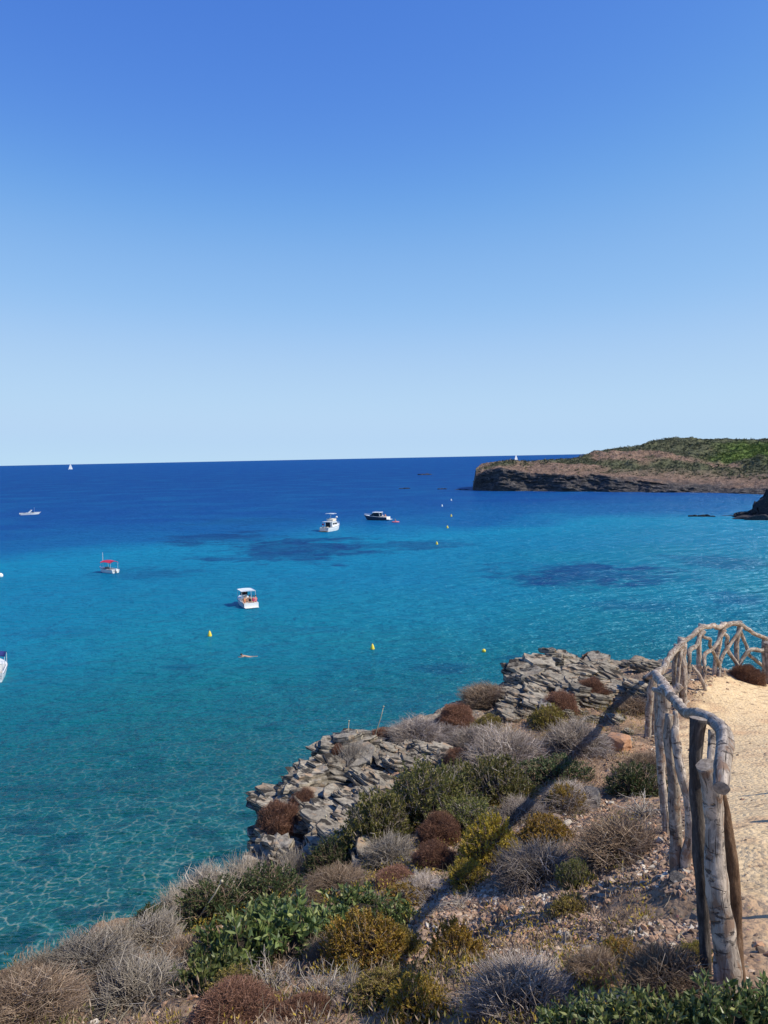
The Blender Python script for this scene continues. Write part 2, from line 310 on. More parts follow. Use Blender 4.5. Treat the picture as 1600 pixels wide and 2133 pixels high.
for (px, py, wx, wy, st) in SG:
    c0 = atZ(px, py); rx = (atZ(px + wx, py) - c0).length; ry = (atZ(px, py - wy) - atZ(px, py + wy)).length / 2
    wp = t.n('VectorMath', {0: wsub, 1: (rx * 2.4, ry * 3.2, 0)}, operation='MULTIPLY').outputs[0]
    v = t.n('VectorMath', {0: P, 1: wp}, operation='ADD').outputs[0]; v = t.n('VectorMath', {0: v, 1: (c0.x, c0.y, 0)}, operation='SUBTRACT').outputs[0]; v = t.n('VectorMath', {0: v, 1: (1 / rx, 1 / ry, 0)}, operation='MULTIPLY').outputs[0]
    ln = t.n('VectorMath', {0: v}, operation='LENGTH').outputs['Value']; f = t.rng(ln, 1.15, .45, 0, st, True)
    total = f if total is None else t.math('MAXIMUM', total, f)
gr = t.rng(t.noise(P, .09, 5, .6), .3, .6, .6, 1.15); total = t.math('MULTIPLY', total, gr)
wc = t.mix(t.math('MINIMUM', total, 1.0), wc, (.003, .036, .135))
wc = t.mix(t.rng(t.noise(P, .03, 4, .6), .45, .72, 0, .28), wc, (.008, .19, .34))
# ripples
w0 = t.noise(t.mapv(P, (.022, .06, 1)), 1.0, 2, .5); w1 = t.noise(t.mapv(P, (.075, .25, 1)), 1.0, 2, .5, 0.0); w2 = t.noise(t.mapv(P, (.26, .72, 1)), 1.0, 4, .62, 0.0); w3 = t.noise(t.mapv(P, (1.3, 2.6, 1)), 1.0, 3, .6, .1)
hh = t.math('ADD', t.math('ADD', t.math('MULTIPLY', w0, 1.6), t.math('MULTIPLY', w1, 1.7)), t.math('ADD', t.math('MULTIPLY', w2, 1.9), t.math('MULTIPLY', w3, .34)))
nb = t.bump(hh, 1.0, .85)
# clear water close in: bright sun caustics painted into the transparent colour
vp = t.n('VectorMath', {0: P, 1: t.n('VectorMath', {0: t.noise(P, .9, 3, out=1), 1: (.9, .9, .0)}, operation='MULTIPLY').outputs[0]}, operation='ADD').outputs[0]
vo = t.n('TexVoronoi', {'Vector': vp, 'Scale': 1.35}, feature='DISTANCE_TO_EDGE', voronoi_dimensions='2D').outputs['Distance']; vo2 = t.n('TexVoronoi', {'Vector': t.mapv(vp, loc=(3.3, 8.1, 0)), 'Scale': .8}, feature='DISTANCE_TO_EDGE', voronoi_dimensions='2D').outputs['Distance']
caustic_net = t.math('ADD', t.rng(vo, .10, .0, 0, 1.0, True), t.rng(vo2, .10, .0, 0, .8, True))
caustic_net = t.math('MULTIPLY', caustic_net, t.rng(t.noise(P, .5, 3), .32, .62, .5, 1.1))
caustic_tint = t.mix(t.math('MINIMUM', caustic_net, 1.0), (.07, .37, .37), (1.0, 1.0, 1.0))
clar = t.math('MULTIPLY', t.rng(t.math('SUBTRACT', Y, t.math('MULTIPLY', X, .3)), 24, 105, .85, 0, True), t.rng(warp2, .3, .7, .85, 1.1))
dif = t.n('BsdfDiffuse', {'Color': wc, 'Normal': nb}); tra = t.n('BsdfTransparent', {'Color': caustic_tint})
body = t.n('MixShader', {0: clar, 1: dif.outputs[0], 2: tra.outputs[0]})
gl = t.n('BsdfGlossy', {'Color': (.5, .78, 1, 1), 'Roughness': .24, 'Normal': nb}); fr = t.n('Fresnel', {'IOR': 1.33, 'Normal': nb})
fac = t.math('MINIMUM', t.math('MULTIPLY', fr.outputs[0], .45), .13)
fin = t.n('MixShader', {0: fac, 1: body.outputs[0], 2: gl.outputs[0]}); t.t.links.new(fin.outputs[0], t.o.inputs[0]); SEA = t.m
a = np.linspace(0, 2 * math.pi, 96, endpoint=False); rr = [0.01] + list(np.geomspace(30, 45000, 26)); V = np.concatenate([np.c_[r * np.cos(a), r * np.sin(a), np.zeros(96)] for r in rr])
F = [[i * 96 + j, i * 96 + (j + 1) % 96, (i + 1) * 96 + (j + 1) % 96, (i + 1) * 96 + j] for i in range(len(rr) - 1) for j in range(96)]
tag(link('sea', mesh(V, [F], SEA)), 'clear blue and turquoise sea reaching to the horizon', 'sea', kind='structure')

# ------------------------------------------------------------------ headland across the cove
# profile per azimuth: (image x, shore y, cliff height m, cliff run m, ridge distance beyond shore m, ridge image y)
HP = [(985, 1021, .8, 5, 12, 1013), (992, 1022, 8, 3, 22, 975), (1004, 1022, 11, 4, 40, 965), (1040, 1023, 13, 6, 55, 961), (1100, 1023, 10, 10, 60, 963), (1160, 1024, 9, 9, 70, 958), (1210, 1024, 8, 8, 85, 953), (1236, 1024, 9, 9, 170, 941), (1270, 1025, 8, 10, 190, 938), (1330, 1025, 6, 10, 210, 931), (1352, 1026, 5, 10, 260, 921),
      (1400, 1026, 4, 10, 300, 914), (1440, 1026, 3, 10, 310, 915), (1500, 1027, 2.5, 12, 330, 918), (1560, 1029, 2, 14, 350, 918), (1600, 1031, 2, 14, 340, 915), (1700, 1040, 2, 14, 330, 905), (1850, 1060, 2, 14, 300, 890)]
hp = np.array(HP, float); us = np.linspace(985, 1850, 620)
def ip(k): return np.interp(us, hp[:, 0], hp[:, k])
vs = np.r_[np.linspace(-.012, .10, 34), np.linspace(.105, 1.0, 90), np.linspace(1.03, 2.2, 16)]
PX = us; hv = []
for u, sy, ch, cr, rd, ry in zip(us, ip(1), ip(2), ip(3), ip(4), ip(5)):
    s0 = atZ(u, sy); dirv = Vector((s0.x, s0.y, 0)).normalized(); d0 = math.hypot(s0.x, s0.y); rdir = ray(u, ry); el = rdir.z / math.hypot(rdir.x, rdir.y); dr = d0 + rd; hr = max(EYE.z + el * dr, .3)
    ch = min(ch, hr)
    tt = vs; dist = np.where(tt < .10, d0 + tt / .10 * cr, d0 + cr + (tt - .10) / .9 * (rd - cr)); 
    k = np.clip((tt - .10) / .9, 0, 1); z = np.where(tt < .10, np.clip(tt / .10, -1, 1) ** 1.0 * ch, ch + (hr - ch) * (1 - (1 - k) ** 1.5) )
    z = np.where(tt > 1, hr - (hr + 2) * sst(1, 2.2, tt), z); z = np.where(tt < 0, tt * 40, z)
    hv.append(np.c_[dirv.x * dist, dirv.y * dist, z])
HV = np.array(hv); x, y, z = HV[..., 0], HV[..., 1], HV[..., 2]; tt = np.broadcast_to(vs, z.shape)
clf = sst(-.01, .02, tt) * sst(.22, .09, tt)
led = fbm(x * .25 + z * .3, z * 1.1 + x * .05, 4, 71) - .5; big = fbm(x * .09, y * .09 + z * .1, 4, 73) - .5
off = clf * (led * 4.0 + big * 7.0); rad = np.hypot(x, y); HV[..., 0] += x / rad * off; HV[..., 1] += y / rad * off
land = sst(.06, .3, tt) * sst(1.3, .95, tt); ridge = 1 - .75 * np.exp(-((tt - 1) / .12) ** 2)
HV[..., 2] += land * ridge * ((fbm(x * .05, y * .05, 5, 77) - .5) * 9.5 + (fbm(x * .22, y * .22, 4, 79) - .5) * 4.5) * np.clip(z / 12, .15, 1) * (.45 + .55 * sst(1190, 1280, us))[:, None] + clf * (fbm(x * .4, y * .4, 3, 75) - .5) * 1.8
tg = (tt > .02); HV[..., 2] = np.where(tg, np.maximum(HV[..., 2], .25), HV[..., 2])
nu, nv = HV.shape[:2]; i3 = np.arange(nu * nv).reshape(nu, nv); F = np.stack([i3[:-1, :-1], i3[1:, :-1], i3[1:, 1:], i3[:-1, 1:]], -1).reshape(-1, 4)
veg = sst(.42, .60, fbm(x * .035, y * .02, 4, 81) + .28 * sst(1180, 1420, np.broadcast_to(us[:, None], z.shape)) - .09 + .1 * sst(.2, .7, tt)) * sst(.14, .3, tt)
lush = sst(1455, 1545, np.broadcast_to(us[:, None], z.shape) + (fbm(x * .03, y * .03, 3, 83) - .5) * 90) * sst(.36, .46, tt + (fbm(x * .04, y * .04, 3, 85) - .5) * .2) * sst(.82, .7, tt)
t = Nt('headland'); P = t.pos(); ve = t.attr('veg'); lu = t.attr('lush'); cl = t.attr('cliff')
n1 = t.noise(P, .25, 5, .6); n2 = t.noise(P, .9, 5, .65); earth = t.mix(t.rng(n1, .38, .62), (.15, .095, .068), (.29, .185, .13)); earth = t.mix(t.rng(n2, .56, .66), earth, (.40, .30, .22)); earth = t.mix(t.rng(n2, .46, .38), earth, (.085, .07, .05))
green = t.mix(t.rng(n2, .35, .65), (.075, .082, .045), (.15, .15, .085)); lus = t.mix(t.rng(n2, .35, .65), (.075, .125, .03), (.15, .205, .05))
rock = t.mix(t.rng(t.noise(t.mapv(P, (.25, .25, 1.6)), 1.0, 5, .65), .36, .64), (.03, .03, .033), (.13, .115, .105)); rock = t.mix(t.rng(n2, .60, .7), rock, (.30, .26, .23))
c = t.mix(ve, earth, green); c = t.mix(lu, c, lus); c = t.mix(cl, c, rock)
HEAD = t.principled(c, .95, t.bump(t.math('ADD', n1, n2), .9, 1.4), .1)
clm = sst(.145, .085, tt + (fbm(x * .12, y * .12, 3, 91) - .5) * .09)
hd = link('headland', mesh(HV.reshape(-1, 3), [F], HEAD, True, {'veg': ('FLOAT', veg.ravel()), 'lush': ('FLOAT', lush.ravel()), 'cliff': ('FLOAT', clm.ravel())}))
tag(hd, 'low rocky headland with dark cliffs and scrub across the cove', 'headland', kind='structure')
# scrub: small leafy clumps too many to count
def clump(n_leaf, seed):
    r = np.random.default_rng(seed); d = r.normal(size=(n_leaf, 3)); d[:, 2] = np.abs(d[:, 2]); d /= np.linalg.norm(d, axis=1, keepdims=True); c = d * r.uniform(.55, 1.0, (n_leaf, 1)) * np.array([1, 1, .8])
    a = r.normal(size=(n_leaf, 3)); b = r.normal(size=(n_leaf, 3)); s = r.uniform(.22, .42, (n_leaf, 1)); a = a / np.linalg.norm(a, axis=1, keepdims=True) * s; b = b / np.linalg.norm(b, axis=1, keepdims=True) * s
    return np.stack([c - a, c + b * .8, c + a], 1)
cl0 = [clump(26, k) for k in range(6)]; W = (veg * .9 + lush * .8 + .08) * sst(.12, .2, tt) * sst(1.1, 1.0, tt) * (tt > 0); W = W * np.r_[np.diff(vs), 0][None] * ip(4)[:, None]; W[us > 1640] = 0; wf = (W / W.sum()).ravel(); pick = rng.choice(W.size, 9000, p=wf)
VV = []; base = HV.reshape(-1, 3)[pick] + rng.normal(size=(9000, 3)) * np.array([.35, 1.2, 0]); sz = rng.lognormal(-.1, .45, 9000) * .95
for k, (b, s) in enumerate(zip(base, sz)): VV.append(cl0[k % 6].reshape(-1, 3) * s + b - np.array([0, 0, .15 * s]))
VV = np.concatenate(VV); lcol = np.repeat(lush.ravel()[pick], 78)
t = Nt('headland_scrub'); c = t.mix(t.attr('lush'), t.ramp(t.isl(), [(0, (.07, .08, .045)), (.5, (.13, .14, .078)), (.8, (.17, .16, .10)), (1, (.24, .18, .125))]), t.ramp(t.isl(), [(0, (.10, .145, .035)), (1, (.21, .25, .075))])); SCR = t.principled(c, .8, spec=.1)
scb = link('headland_scrub', mesh(VV, [np.arange(len(VV)).reshape(-1, 3)], SCR, False, {'lush': ('FLOAT', lcol)})); tag(scb, 'low green scrub covering the far headland', 'scrub', kind='stuff')
# ------------------------------------------------------------------ rustic fence
t = Nt('weathered_wood'); lp = t.attr('lp', 'Vector'); ov = t.n('VectorMath', {0: lp, 1: t.n('CombineXYZ', {0: t.math('MULTIPLY', t.rnd(), 37.0), 1: t.math('MULTIPLY', t.rnd(), 11.0), 2: 0.0}).outputs[0]}, operation='ADD').outputs[0]
g = t.noise(t.mapv(ov, (95, 95, 9)), 1.0, 5, .65); pt = t.noise(t.mapv(ov, (17, 17, 10)), 1.0, 5, .62, .8); ringn = t.noise(t.mapv(ov, (14, 14, 42)), 1.0, 3, .6, .8); spk = t.noise(t.mapv(ov, (120, 120, 70)), 1.0, 3, .7)
c = t.mix(t.rng(g, .35, .65), (.20, .16, .13), (.43, .36, .295)); c = t.mix(t.rng(pt, .52, .58), c, (.52, .43, .345)); c = t.mix(t.rng(pt, .46, .40), c, (.25, .165, .115)); c = t.mix(t.rng(t.noise(t.mapv(ov, (30, 30, 22)), 1.0, 4, .65), .60, .66, 0, .8), c, (.075, .065, .06))
c = t.mix(t.rng(ringn, .615, .65, 0, .85), c, (.07, .055, .047)); c = t.mix(t.rng(spk, .62, .70, 0, .6), c, (.085, .07, .06)); crk = t.rng(t.noise(t.mapv(ov, (130, 130, 5)), 1.0, 2, .5), .64, .70); c = t.mix(crk, c, (.06, .048, .04))
c = t.n('HueSaturation', {'Color': c, 'Value': t.rng(t.rnd(), 0, 1, .82, 1.18)}).outputs[0]
hgt = t.math('SUBTRACT', t.math('ADD', t.math('MULTIPLY', g, .5), pt), t.math('ADD', crk, t.rng(ringn, .6, .66)))
WOOD = t.principled(c, .85, t.bump(hgt, .8, .007), .15)
t = Nt('dark_bark'); lp = t.attr('lp', 'Vector'); n = t.noise(t.mapv(lp, (70, 70, 14)), 1.0, 5, .7); DARKBARK = t.principled(t.ramp(n, [(.3, (.03, .026, .024)), (.55, (.095, .08, .072)), (.75, (.22, .19, .165))]), .9, t.bump(n, .9, .008), .1)
t = Nt('brown_bark'); lp = t.attr('lp', 'Vector'); n = t.noise(t.mapv(lp, (60, 60, 20)), 1.0, 5, .7); BROWNBARK = t.principled(t.ramp(n, [(.3, (.06, .035, .022)), (.55, (.15, .09, .055)), (.75, (.30, .20, .13))]), .9, t.bump(n, .9, .008), .1)
t = Nt('cut_wood'); lp = t.attr('lp', 'Vector'); n = t.noise(t.mapv(lp, (60, 60, 60)), 1.0, 4); WOODCUT = t.principled(t.ramp(n, [(.3, (.13, .105, .085)), (.5, (.27, .225, .185)), (.75, (.40, .345, .29))]), .9, t.bump(n, .5, .004), .1)
def catmull(P, n):
    P = np.asarray(P, float); Q = np.concatenate([[2 * P[0] - P[1]], P, [2 * P[-1] - P[-2]]]); out = []
    for i in range(1, len(Q) - 2):
        for k in range(n):
            u = k / n; a, b, c_, d = Q[i - 1], Q[i], Q[i + 1], Q[i + 2]
            out.append(.5 * ((2 * b) + (-a + c_) * u + (2 * a - 5 * b + 4 * c_ - d) * u * u + (-a + 3 * b - 3 * c_ + d) * u ** 3))
    out.append(Q[-2]); return np.array(out)
def log(name, pts, parent, seed, sides=14):
    """pts: (px, py, half width px, Y) along the log"""
    r = np.random.default_rng(seed); W = [atY(a, b, Y) for a, b, hw, Y in pts]; rad = [hw * 1.14 * m_per_px(w_) for (a, b, hw, Y), w_ in zip(pts, W)]
    L = sum((W[i + 1] - W[i]).length for i in range(len(W) - 1)); n = max(3, int(L / .022 / (len(W) - 1))) if pts[0][3] < 8 else max(3, int(L / .05 / (len(W) - 1)))
    C = catmull(np.c_[[tuple(w_) for w_ in W], rad], n); P = C[:, :3]; rr = np.maximum(C[:, 3], .006); S = len(P)
    ln = np.r_[0, np.cumsum(np.linalg.norm(np.diff(P, axis=0), axis=1))]
    rr = rr * (1 + .13 * (np.interp(ln, np.linspace(0, ln[-1], max(3, int(ln[-1] / .07))), r.random(max(3, int(ln[-1] / .07)))) - .5)); P = P + np.c_[[np.interp(ln, np.linspace(0, ln[-1], max(3, int(ln[-1] / .11))), r.normal(size=max(3, int(ln[-1] / .11)))) for _ in range(3)]].T * rr[:, None] * .11
    V, F = tubes(P[None], rr[None], sides); a = np.linspace(0, 2 * math.pi, sides, endpoint=False)
    Vg = V.reshape(S, sides, 3); off = (fbm(np.cos(a)[None] * 1.6 + 5 + seed, ln[:, None] * 14 + np.sin(a)[None] * 1.6, 3, seed) - .5) * .42
    for _ in range(max(1, int(ln[-1] / .28))):      # knots and stubs
        k0 = r.uniform(.08, .95) * ln[-1]; a0 = r.uniform(0, 6.28); da = np.abs((a[None] - a0 + math.pi) % (2 * math.pi) - math.pi)
        off = off + r.uniform(.18, .5) * np.exp(-((ln[:, None] - k0) / (.55 * rr.mean())) ** 2 - (da / .5) ** 2)
    ctr = P[:, None, :]; Vg = ctr + (Vg - ctr) * (1 + off)[..., None]
    lpv = np.stack(np.broadcast_arrays(rr[:, None] * np.cos(a)[None], rr[:, None] * np.sin(a)[None], ln[:, None]), -1).reshape(-1, 3)
    nV = S * sides; V = Vg.reshape(-1, 3); ca, cb = P[0], P[-1]; d0 = P[0] - P[1]; d0 /= np.linalg.norm(d0); d1 = P[-1] - P[-2]; d1 /= np.linalg.norm(d1)
    V = np.concatenate([V, [ca + d0 * .004, cb + d1 * .004]]); lpv = np.concatenate([lpv, [[0, 0, 0], [0, 0, ln[-1]]]])
    T = [[nV, (j + 1) % sides, j] for j in range(sides)] + [[nV + 1, nV - sides + j, nV - sides + (j + 1) % sides] for j in range(sides)]
    o_ = parent.location; V = V - np.array(o_); me = mesh(V, [T, F], WOOD, True, {'lp': ('FLOAT_VECTOR', lpv)}, name)
    me.materials.append(WOODCUT); mi = np.zeros(len(me.polygons), np.int32); mi[:len(T)] = 1; me.polygons.foreach_set('material_index', mi); sm = np.ones(len(me.polygons), bool); sm[:len(T)] = False; me.polygons.foreach_set('use_smooth', sm)
    return link(name, me, None, parent)
fb = hit(1515, 2066); fence = empty('fence', fb)
tag(fence, 'rustic fence of crooked weathered branches along the sandy cliff path', 'fence')
def sink(pts, d=35): a = pts[-1]; return list(pts) + [(a[0] + (a[0] - pts[-2][0]) * .25, a[1] + (d * 3 / a[3] if a[3] > 8 else 330 / a[3]), a[2], a[3])]
LOGS = [
 ('post', sink([(1456, 1498, 15, 2.98), (1451, 1545, 13, 2.98), (1450, 1600, 12, 2.97), (1451, 1662, 11, 2.97), (1460, 1797, 11, 2.97), (1469, 1955, 10, 2.97)])),
 ('post', sink([(1475, 1596, 18, 2.86), (1483, 1640, 18, 2.87), (1487, 1692, 16, 2.88), (1488, 1752, 17, 2.88), (1497, 1842, 20, 2.88), (1505, 1932, 20, 2.88), (1511, 2022, 23, 2.88), (1515, 2075, 25, 2.88)])),
 ('brace', sink([(1500, 1640, 9, 2.98), (1510, 1700, 10, 3.0), (1522, 1770, 11, 3.0), (1530, 1850, 12, 3.0), (1531, 1930, 10, 3.0), (1536, 2000, 10, 2.98), (1545, 2070, 11, 2.95)])),
 ('brace', [(1486, 1522, 9, 3.06), (1484, 1545, 8, 3.05), (1481, 1580, 8, 3.0), (1479, 1612, 8, 2.95)]),
 ('rail', [(1404, 1456, 8, 4.75), (1409, 1463, 8.5, 4.5), (1428, 1483, 9, 3.9), (1457, 1487, 10, 3.3), (1485, 1503, 12, 3.0), (1503, 1521, 13, 2.85), (1510, 1549, 14.5, 2.75), (1508, 1591, 15, 2.65), (1505, 1644, 15, 2.52)]),
 ('post', sink([(1386, 1430, 11, 5.3), (1384, 1475, 10, 5.3), (1379, 1530, 8, 5.3), (1378, 1600, 7.5, 5.3), (1384, 1680, 7, 5.3), (1388, 1716, 7, 5.3)])),
 ('brace', sink([(1369, 1440, 5, 5.5), (1369, 1500, 5, 5.5), (1371, 1560, 5, 5.5), (1378, 1640, 5, 5.5), (1384, 1700, 5, 5.5)])),
 ('post', sink([(1394, 1490, 7, 4.6), (1393, 1550, 8, 4.6), (1398, 1600, 9, 4.6), (1403, 1650, 10, 4.6), (1406, 1700, 11, 4.6), (1408, 1750, 11, 4.6), (1408, 1808, 12, 4.6)])),
 ('brace', sink([(1407, 1480, 4, 4.62), (1407, 1507, 7, 4.6), (1407, 1527, 7.5, 4.57), (1409, 1549, 8, 4.55), (1414, 1577, 8.5, 4.53), (1420, 1605, 9, 4.5), (1428, 1633, 9, 4.5), (1434, 1661, 8.5, 4.5), (1438, 1696, 8.5, 4.5), (1436, 1741, 9, 4.52), (1430, 1775, 10, 4.55), (1426, 1806, 10, 4.57)])),
 ('rail', [(1364, 1402, 6, 11.3), (1370, 1410, 7, 9.0), (1378, 1420, 8.5, 7.0), (1387, 1434, 9.5, 5.2), (1400, 1452, 9, 4.7)]),
 ('brace', [(1363, 1436, 4.5, 5.3), (1378, 1440, 6, 5.2), (1393, 1446, 7, 5.1), (1405, 1440, 7.5, 5.1), (1417, 1427, 7, 5.1)]),
 ('post', sink([(1362, 1402, 7, 11.0), (1356, 1440, 6, 11.0), (1353, 1480, 6.2, 11.0), (1351, 1515, 6, 11.0), (1348, 1543, 6.5, 11.0)])),
 ('brace', sink([(1366, 1412, 4, 11.1), (1363, 1480, 4, 11.1), (1361, 1535, 4.5, 11.1)])),
 ('rail', [(1344, 1411, 4, 11.0), (1356, 1406, 7, 11.0), (1368, 1402, 8, 11.05), (1378, 1397, 7, 11.2), (1385, 1388, 6, 11.4), (1391, 1375, 5.5, 11.7), (1405, 1357, 6, 12.0), (1424, 1339, 6, 12.35)]),
 ('post', sink([(1408, 1342, 4.5, 12.2), (1406, 1390, 5, 12.2), (1408, 1445, 5, 12.2)])),
 ('post', sink([(1420, 1328, 6, 12.45), (1417, 1360, 6, 12.45), (1418, 1400, 5.5, 12.45), (1420, 1448, 5.5, 12.45)])),
 ('brace', sink([(1425, 1340, 6, 12.3), (1422, 1370, 5.5, 12.25), (1423, 1400, 7, 12.2), (1423, 1440, 7, 12.2), (1424, 1466, 6.5, 12.2)])),
 ('brace', sink([(1420, 1352, 4, 12.2), (1417, 1368, 3.5, 12.1), (1414, 1395, 3.5, 12.1), (1411, 1430, 3.5, 12.1), (1410, 1460, 3.5, 12.1)])),
 ('rail', [(1422, 1340, 4.5, 12.4), (1427, 1336, 4.5, 12.45), (1439, 1327, 4.5, 12.6), (1453, 1314, 4.7, 12.9), (1467, 1304, 5, 13.15)]),
 ('brace', sink([(1467, 1316, 4, 13.0), (1457, 1325, 4.2, 12.9), (1451, 1345, 4, 12.8), (1437, 1356, 4, 12.6), (1436, 1379, 3.7, 12.5), (1435, 1404, 4, 12.5), (1431, 1420, 4, 12.4), (1427, 1436, 4, 12.4)])),
 ('post', sink([(1462, 1299, 5, 13.15), (1457, 1321, 4.3, 13.15), (1455, 1346, 4.3, 13.15), (1456, 1376, 4.3, 13.15), (1457, 1408, 4, 13.15)])),
 ('brace', sink([(1440, 1385, 2.6, 12.7), (1452, 1400, 2.8, 12.7), (1462, 1417, 3.2, 12.7), (1468, 1431, 3.2, 12.7)])),
 ('rail', [(1461, 1307, 4.5, 13.1), (1474, 1305, 4.5, 13.25), (1487, 1303, 4.5, 13.4), (1497, 1308, 4.5, 13.55), (1512, 1298, 4.2, 13.7)]),
 ('brace', sink([(1463, 1326, 3, 13.1), (1480, 1332, 3, 13.3), (1478, 1342, 3.5, 13.35), (1483, 1354, 3.2, 13.45), (1498, 1383, 3.2, 13.65), (1497, 1408, 4, 13.65)])),
 ('post', sink([(1506, 1296, 4.6, 13.7), (1501, 1321, 4.4, 13.7), (1494, 1357, 4.6, 13.7), (1489, 1383, 4.2, 13.7), (1489, 1407, 4.2, 13.7)])),
 ('brace', sink([(1510, 1312, 3.6, 13.6), (1496, 1335, 3.6, 13.5), (1483, 1353, 3.6, 13.4), (1468, 1363, 3.6, 13.2), (1467, 1383, 3.6, 13.1), (1469, 1401, 3.6, 13.1), (1465, 1415, 3.4, 13.1)])),
 ('rail', [(1504, 1310, 4.5, 13.65), (1519, 1301, 4.6, 13.8), (1531, 1298, 4.6, 13.95), (1546, 1303, 4.6, 14.1)]),
 ('brace', [(1546, 1307, 3.2, 14.0), (1529, 1331, 3.2, 13.9), (1504, 1367, 3.5, 13.75), (1499, 1386, 3.2, 13.7)]),
 ('brace', sink([(1507, 1319, 3.2, 13.8), (1516, 1327, 3.6, 13.85), (1513, 1339, 3.6, 13.9), (1518, 1358, 3.6, 13.95), (1531, 1376, 3.6, 14.0), (1540, 1394, 3.6, 14.0), (1544, 1409, 3.6, 14.0)])),
 ('post', sink([(1541, 1294, 4.6, 14.15), (1538, 1321, 4.2, 14.15), (1535, 1349, 4.2, 14.15), (1535, 1376, 4.2, 14.15), (1536, 1404, 4.2, 14.15)])),
 ('rail', [(1542, 1300, 3.8, 14.1), (1563, 1314, 3.7, 14.2), (1573, 1321, 3.7, 14.3), (1599, 1331, 3.7, 14.5), (1622, 1340, 3.7, 14.6)]),
 ('brace', sink([(1543, 1315, 2.8, 14.15), (1549, 1331, 3.1, 14.2), (1555, 1346, 3.1, 14.25), (1560, 1363, 3.1, 14.3), (1573, 1374, 3.1, 14.4), (1599, 1396, 3.5, 14.6), (1618, 1412, 3.5, 14.6)])),
 ('brace', sink([(1610, 1350, 3.5, 14.35), (1585, 1355, 3.6, 14.3), (1562, 1354, 3.6, 14.2), (1546, 1374, 3.6, 14.15), (1540, 1388, 3.2, 14.1)], 25)),
 ('post', sink([(1592, 1329, 5, 14.5), (1592, 1363, 5, 14.5), (1596, 1404, 4.5, 14.5), (1598, 1424, 4.5, 14.5)])),
 ('post', sink([(1600, 1338, 7, 14.0), (1602, 1370, 7, 14.0), (1606, 1430, 7, 14.0)])),
]
for k, (nm, pts) in enumerate(LOGS):
    o = log(nm, pts, fence, 100 + k, 16 if pts[0][3] < 8 else 10)
    if k == 2: o.data.materials[0] = BROWNBARK; o['label'] = 'dark brown brace right of the nearest post'
    if k == 0: o.data.materials[0] = DARKBARK; o['label'] = 'dark barked post leaning behind the nearest post'
# a second fence lines the right side of the path just beyond the frame; only its shadows reach the picture
f2 = empty('fence', (2.9, 4.4, float(Hz(2.9, 4.4)))); tag(f2, 'second rustic fence beyond the right side of the path, casting short shadows', 'fence')
for k, (x, y) in enumerate([(2.62, 3.55), (3.55, 5.05), (4.2, 6.6)]):
    z = float(Hz(x, y)); me = MB(); me.tube([(x + .03 * math.sin(3 * q_), y + .02 * math.cos(5 * q_ + k), z - .2 + q_) for q_ in np.linspace(0, 1.15, 10)], [.05 - .012 * q_ for q_ in np.linspace(0, 1, 10)], 10); me.V = [v - np.array(f2.location) for v in me.V]; me.build('post', WOOD, f2, True)

# ------------------------------------------------------------------ rocks
def rockmat(name, lo, hi, patch, rough=.9, band=0.0):
    t = Nt(name); o_ = t.obj(); P = t.n('VectorMath', {0: o_, 1: t.n('CombineXYZ', {0: t.math('MULTIPLY', t.rnd(), 50.0)}).outputs[0]}, operation='ADD').outputs[0]
    n = t.noise(P, 5, 6, .68); c = t.mix(t.rng(n, .35, .65), lo, hi); c = t.mix(t.rng(t.noise(P, 2.4, 5, .6), .53, .66), c, patch); fine = t.noise(P, 30, 4, .7); c = t.mix(t.rng(fine, .58, .7, 0, .55), c, tuple(x * .4 for x in lo))
    if band: c = t.mix(t.rng(t.noise(t.mapv(o_, (1.2, 1.2, 30)), 1.0, 4, .6), .52, .58, 0, band), c, tuple(x * .35 for x in lo))
    c = t.n('HueSaturation', {'Color': c, 'Value': t.rng(t.rnd(), 0, 1, .75, 1.25)}).outputs[0]
    return t.principled(c, rough, t.bump(t.math('ADD', n, t.math('MULTIPLY', fine, .5)), .8, .025), .12)
SLATE = rockmat('slate_rock', (.13, .11, .088), (.40, .345, .26), (.37, .255, .16), band=1.0); ORANGE = rockmat('orange_rock', (.42, .22, .12), (.56, .31, .18), (.34, .23, .17)); DARKR = rockmat('dark_rock', (.07, .065, .065), (.16, .145, .135), (.22, .19, .16)); PALE = rockmat('pale_rock', (.46, .38, .28), (.66, .56, .43), (.50, .34, .22)); BROWNR = rockmat('brown_rock', (.17, .12, .09), (.34, .25, .19), (.42, .30, .21)); SEAROCK = rockmat('sea_rock', (.022, .022, .026), (.06, .056, .055), (.085, .075, .07))
def boulder_mesh(seed, sub=2, flat=1.0, cuts=14, mat=None):
    bm = bmesh.new(); bmesh.ops.create_icosphere(bm, subdivisions=sub, radius=1); r = np.random.default_rng(seed); V = np.array([v.co[:] for v in bm.verts]); F = [[v.index for v in f.verts] for f in bm.faces]; bm.free()
    V = V * np.array([1.1, .9, .8 * flat])
    for _ in range(cuts):
        n = r.normal(size=3); n /= np.linalg.norm(n); h = r.uniform(.45, .85) * (flat if abs(n[2]) > .7 else 1); d = V @ n - h; V = V - np.maximum(d, 0)[:, None] * n * .92
    V = V + r.normal(size=V.shape) * .018; return mesh(V, [F], mat, False, name='rock')
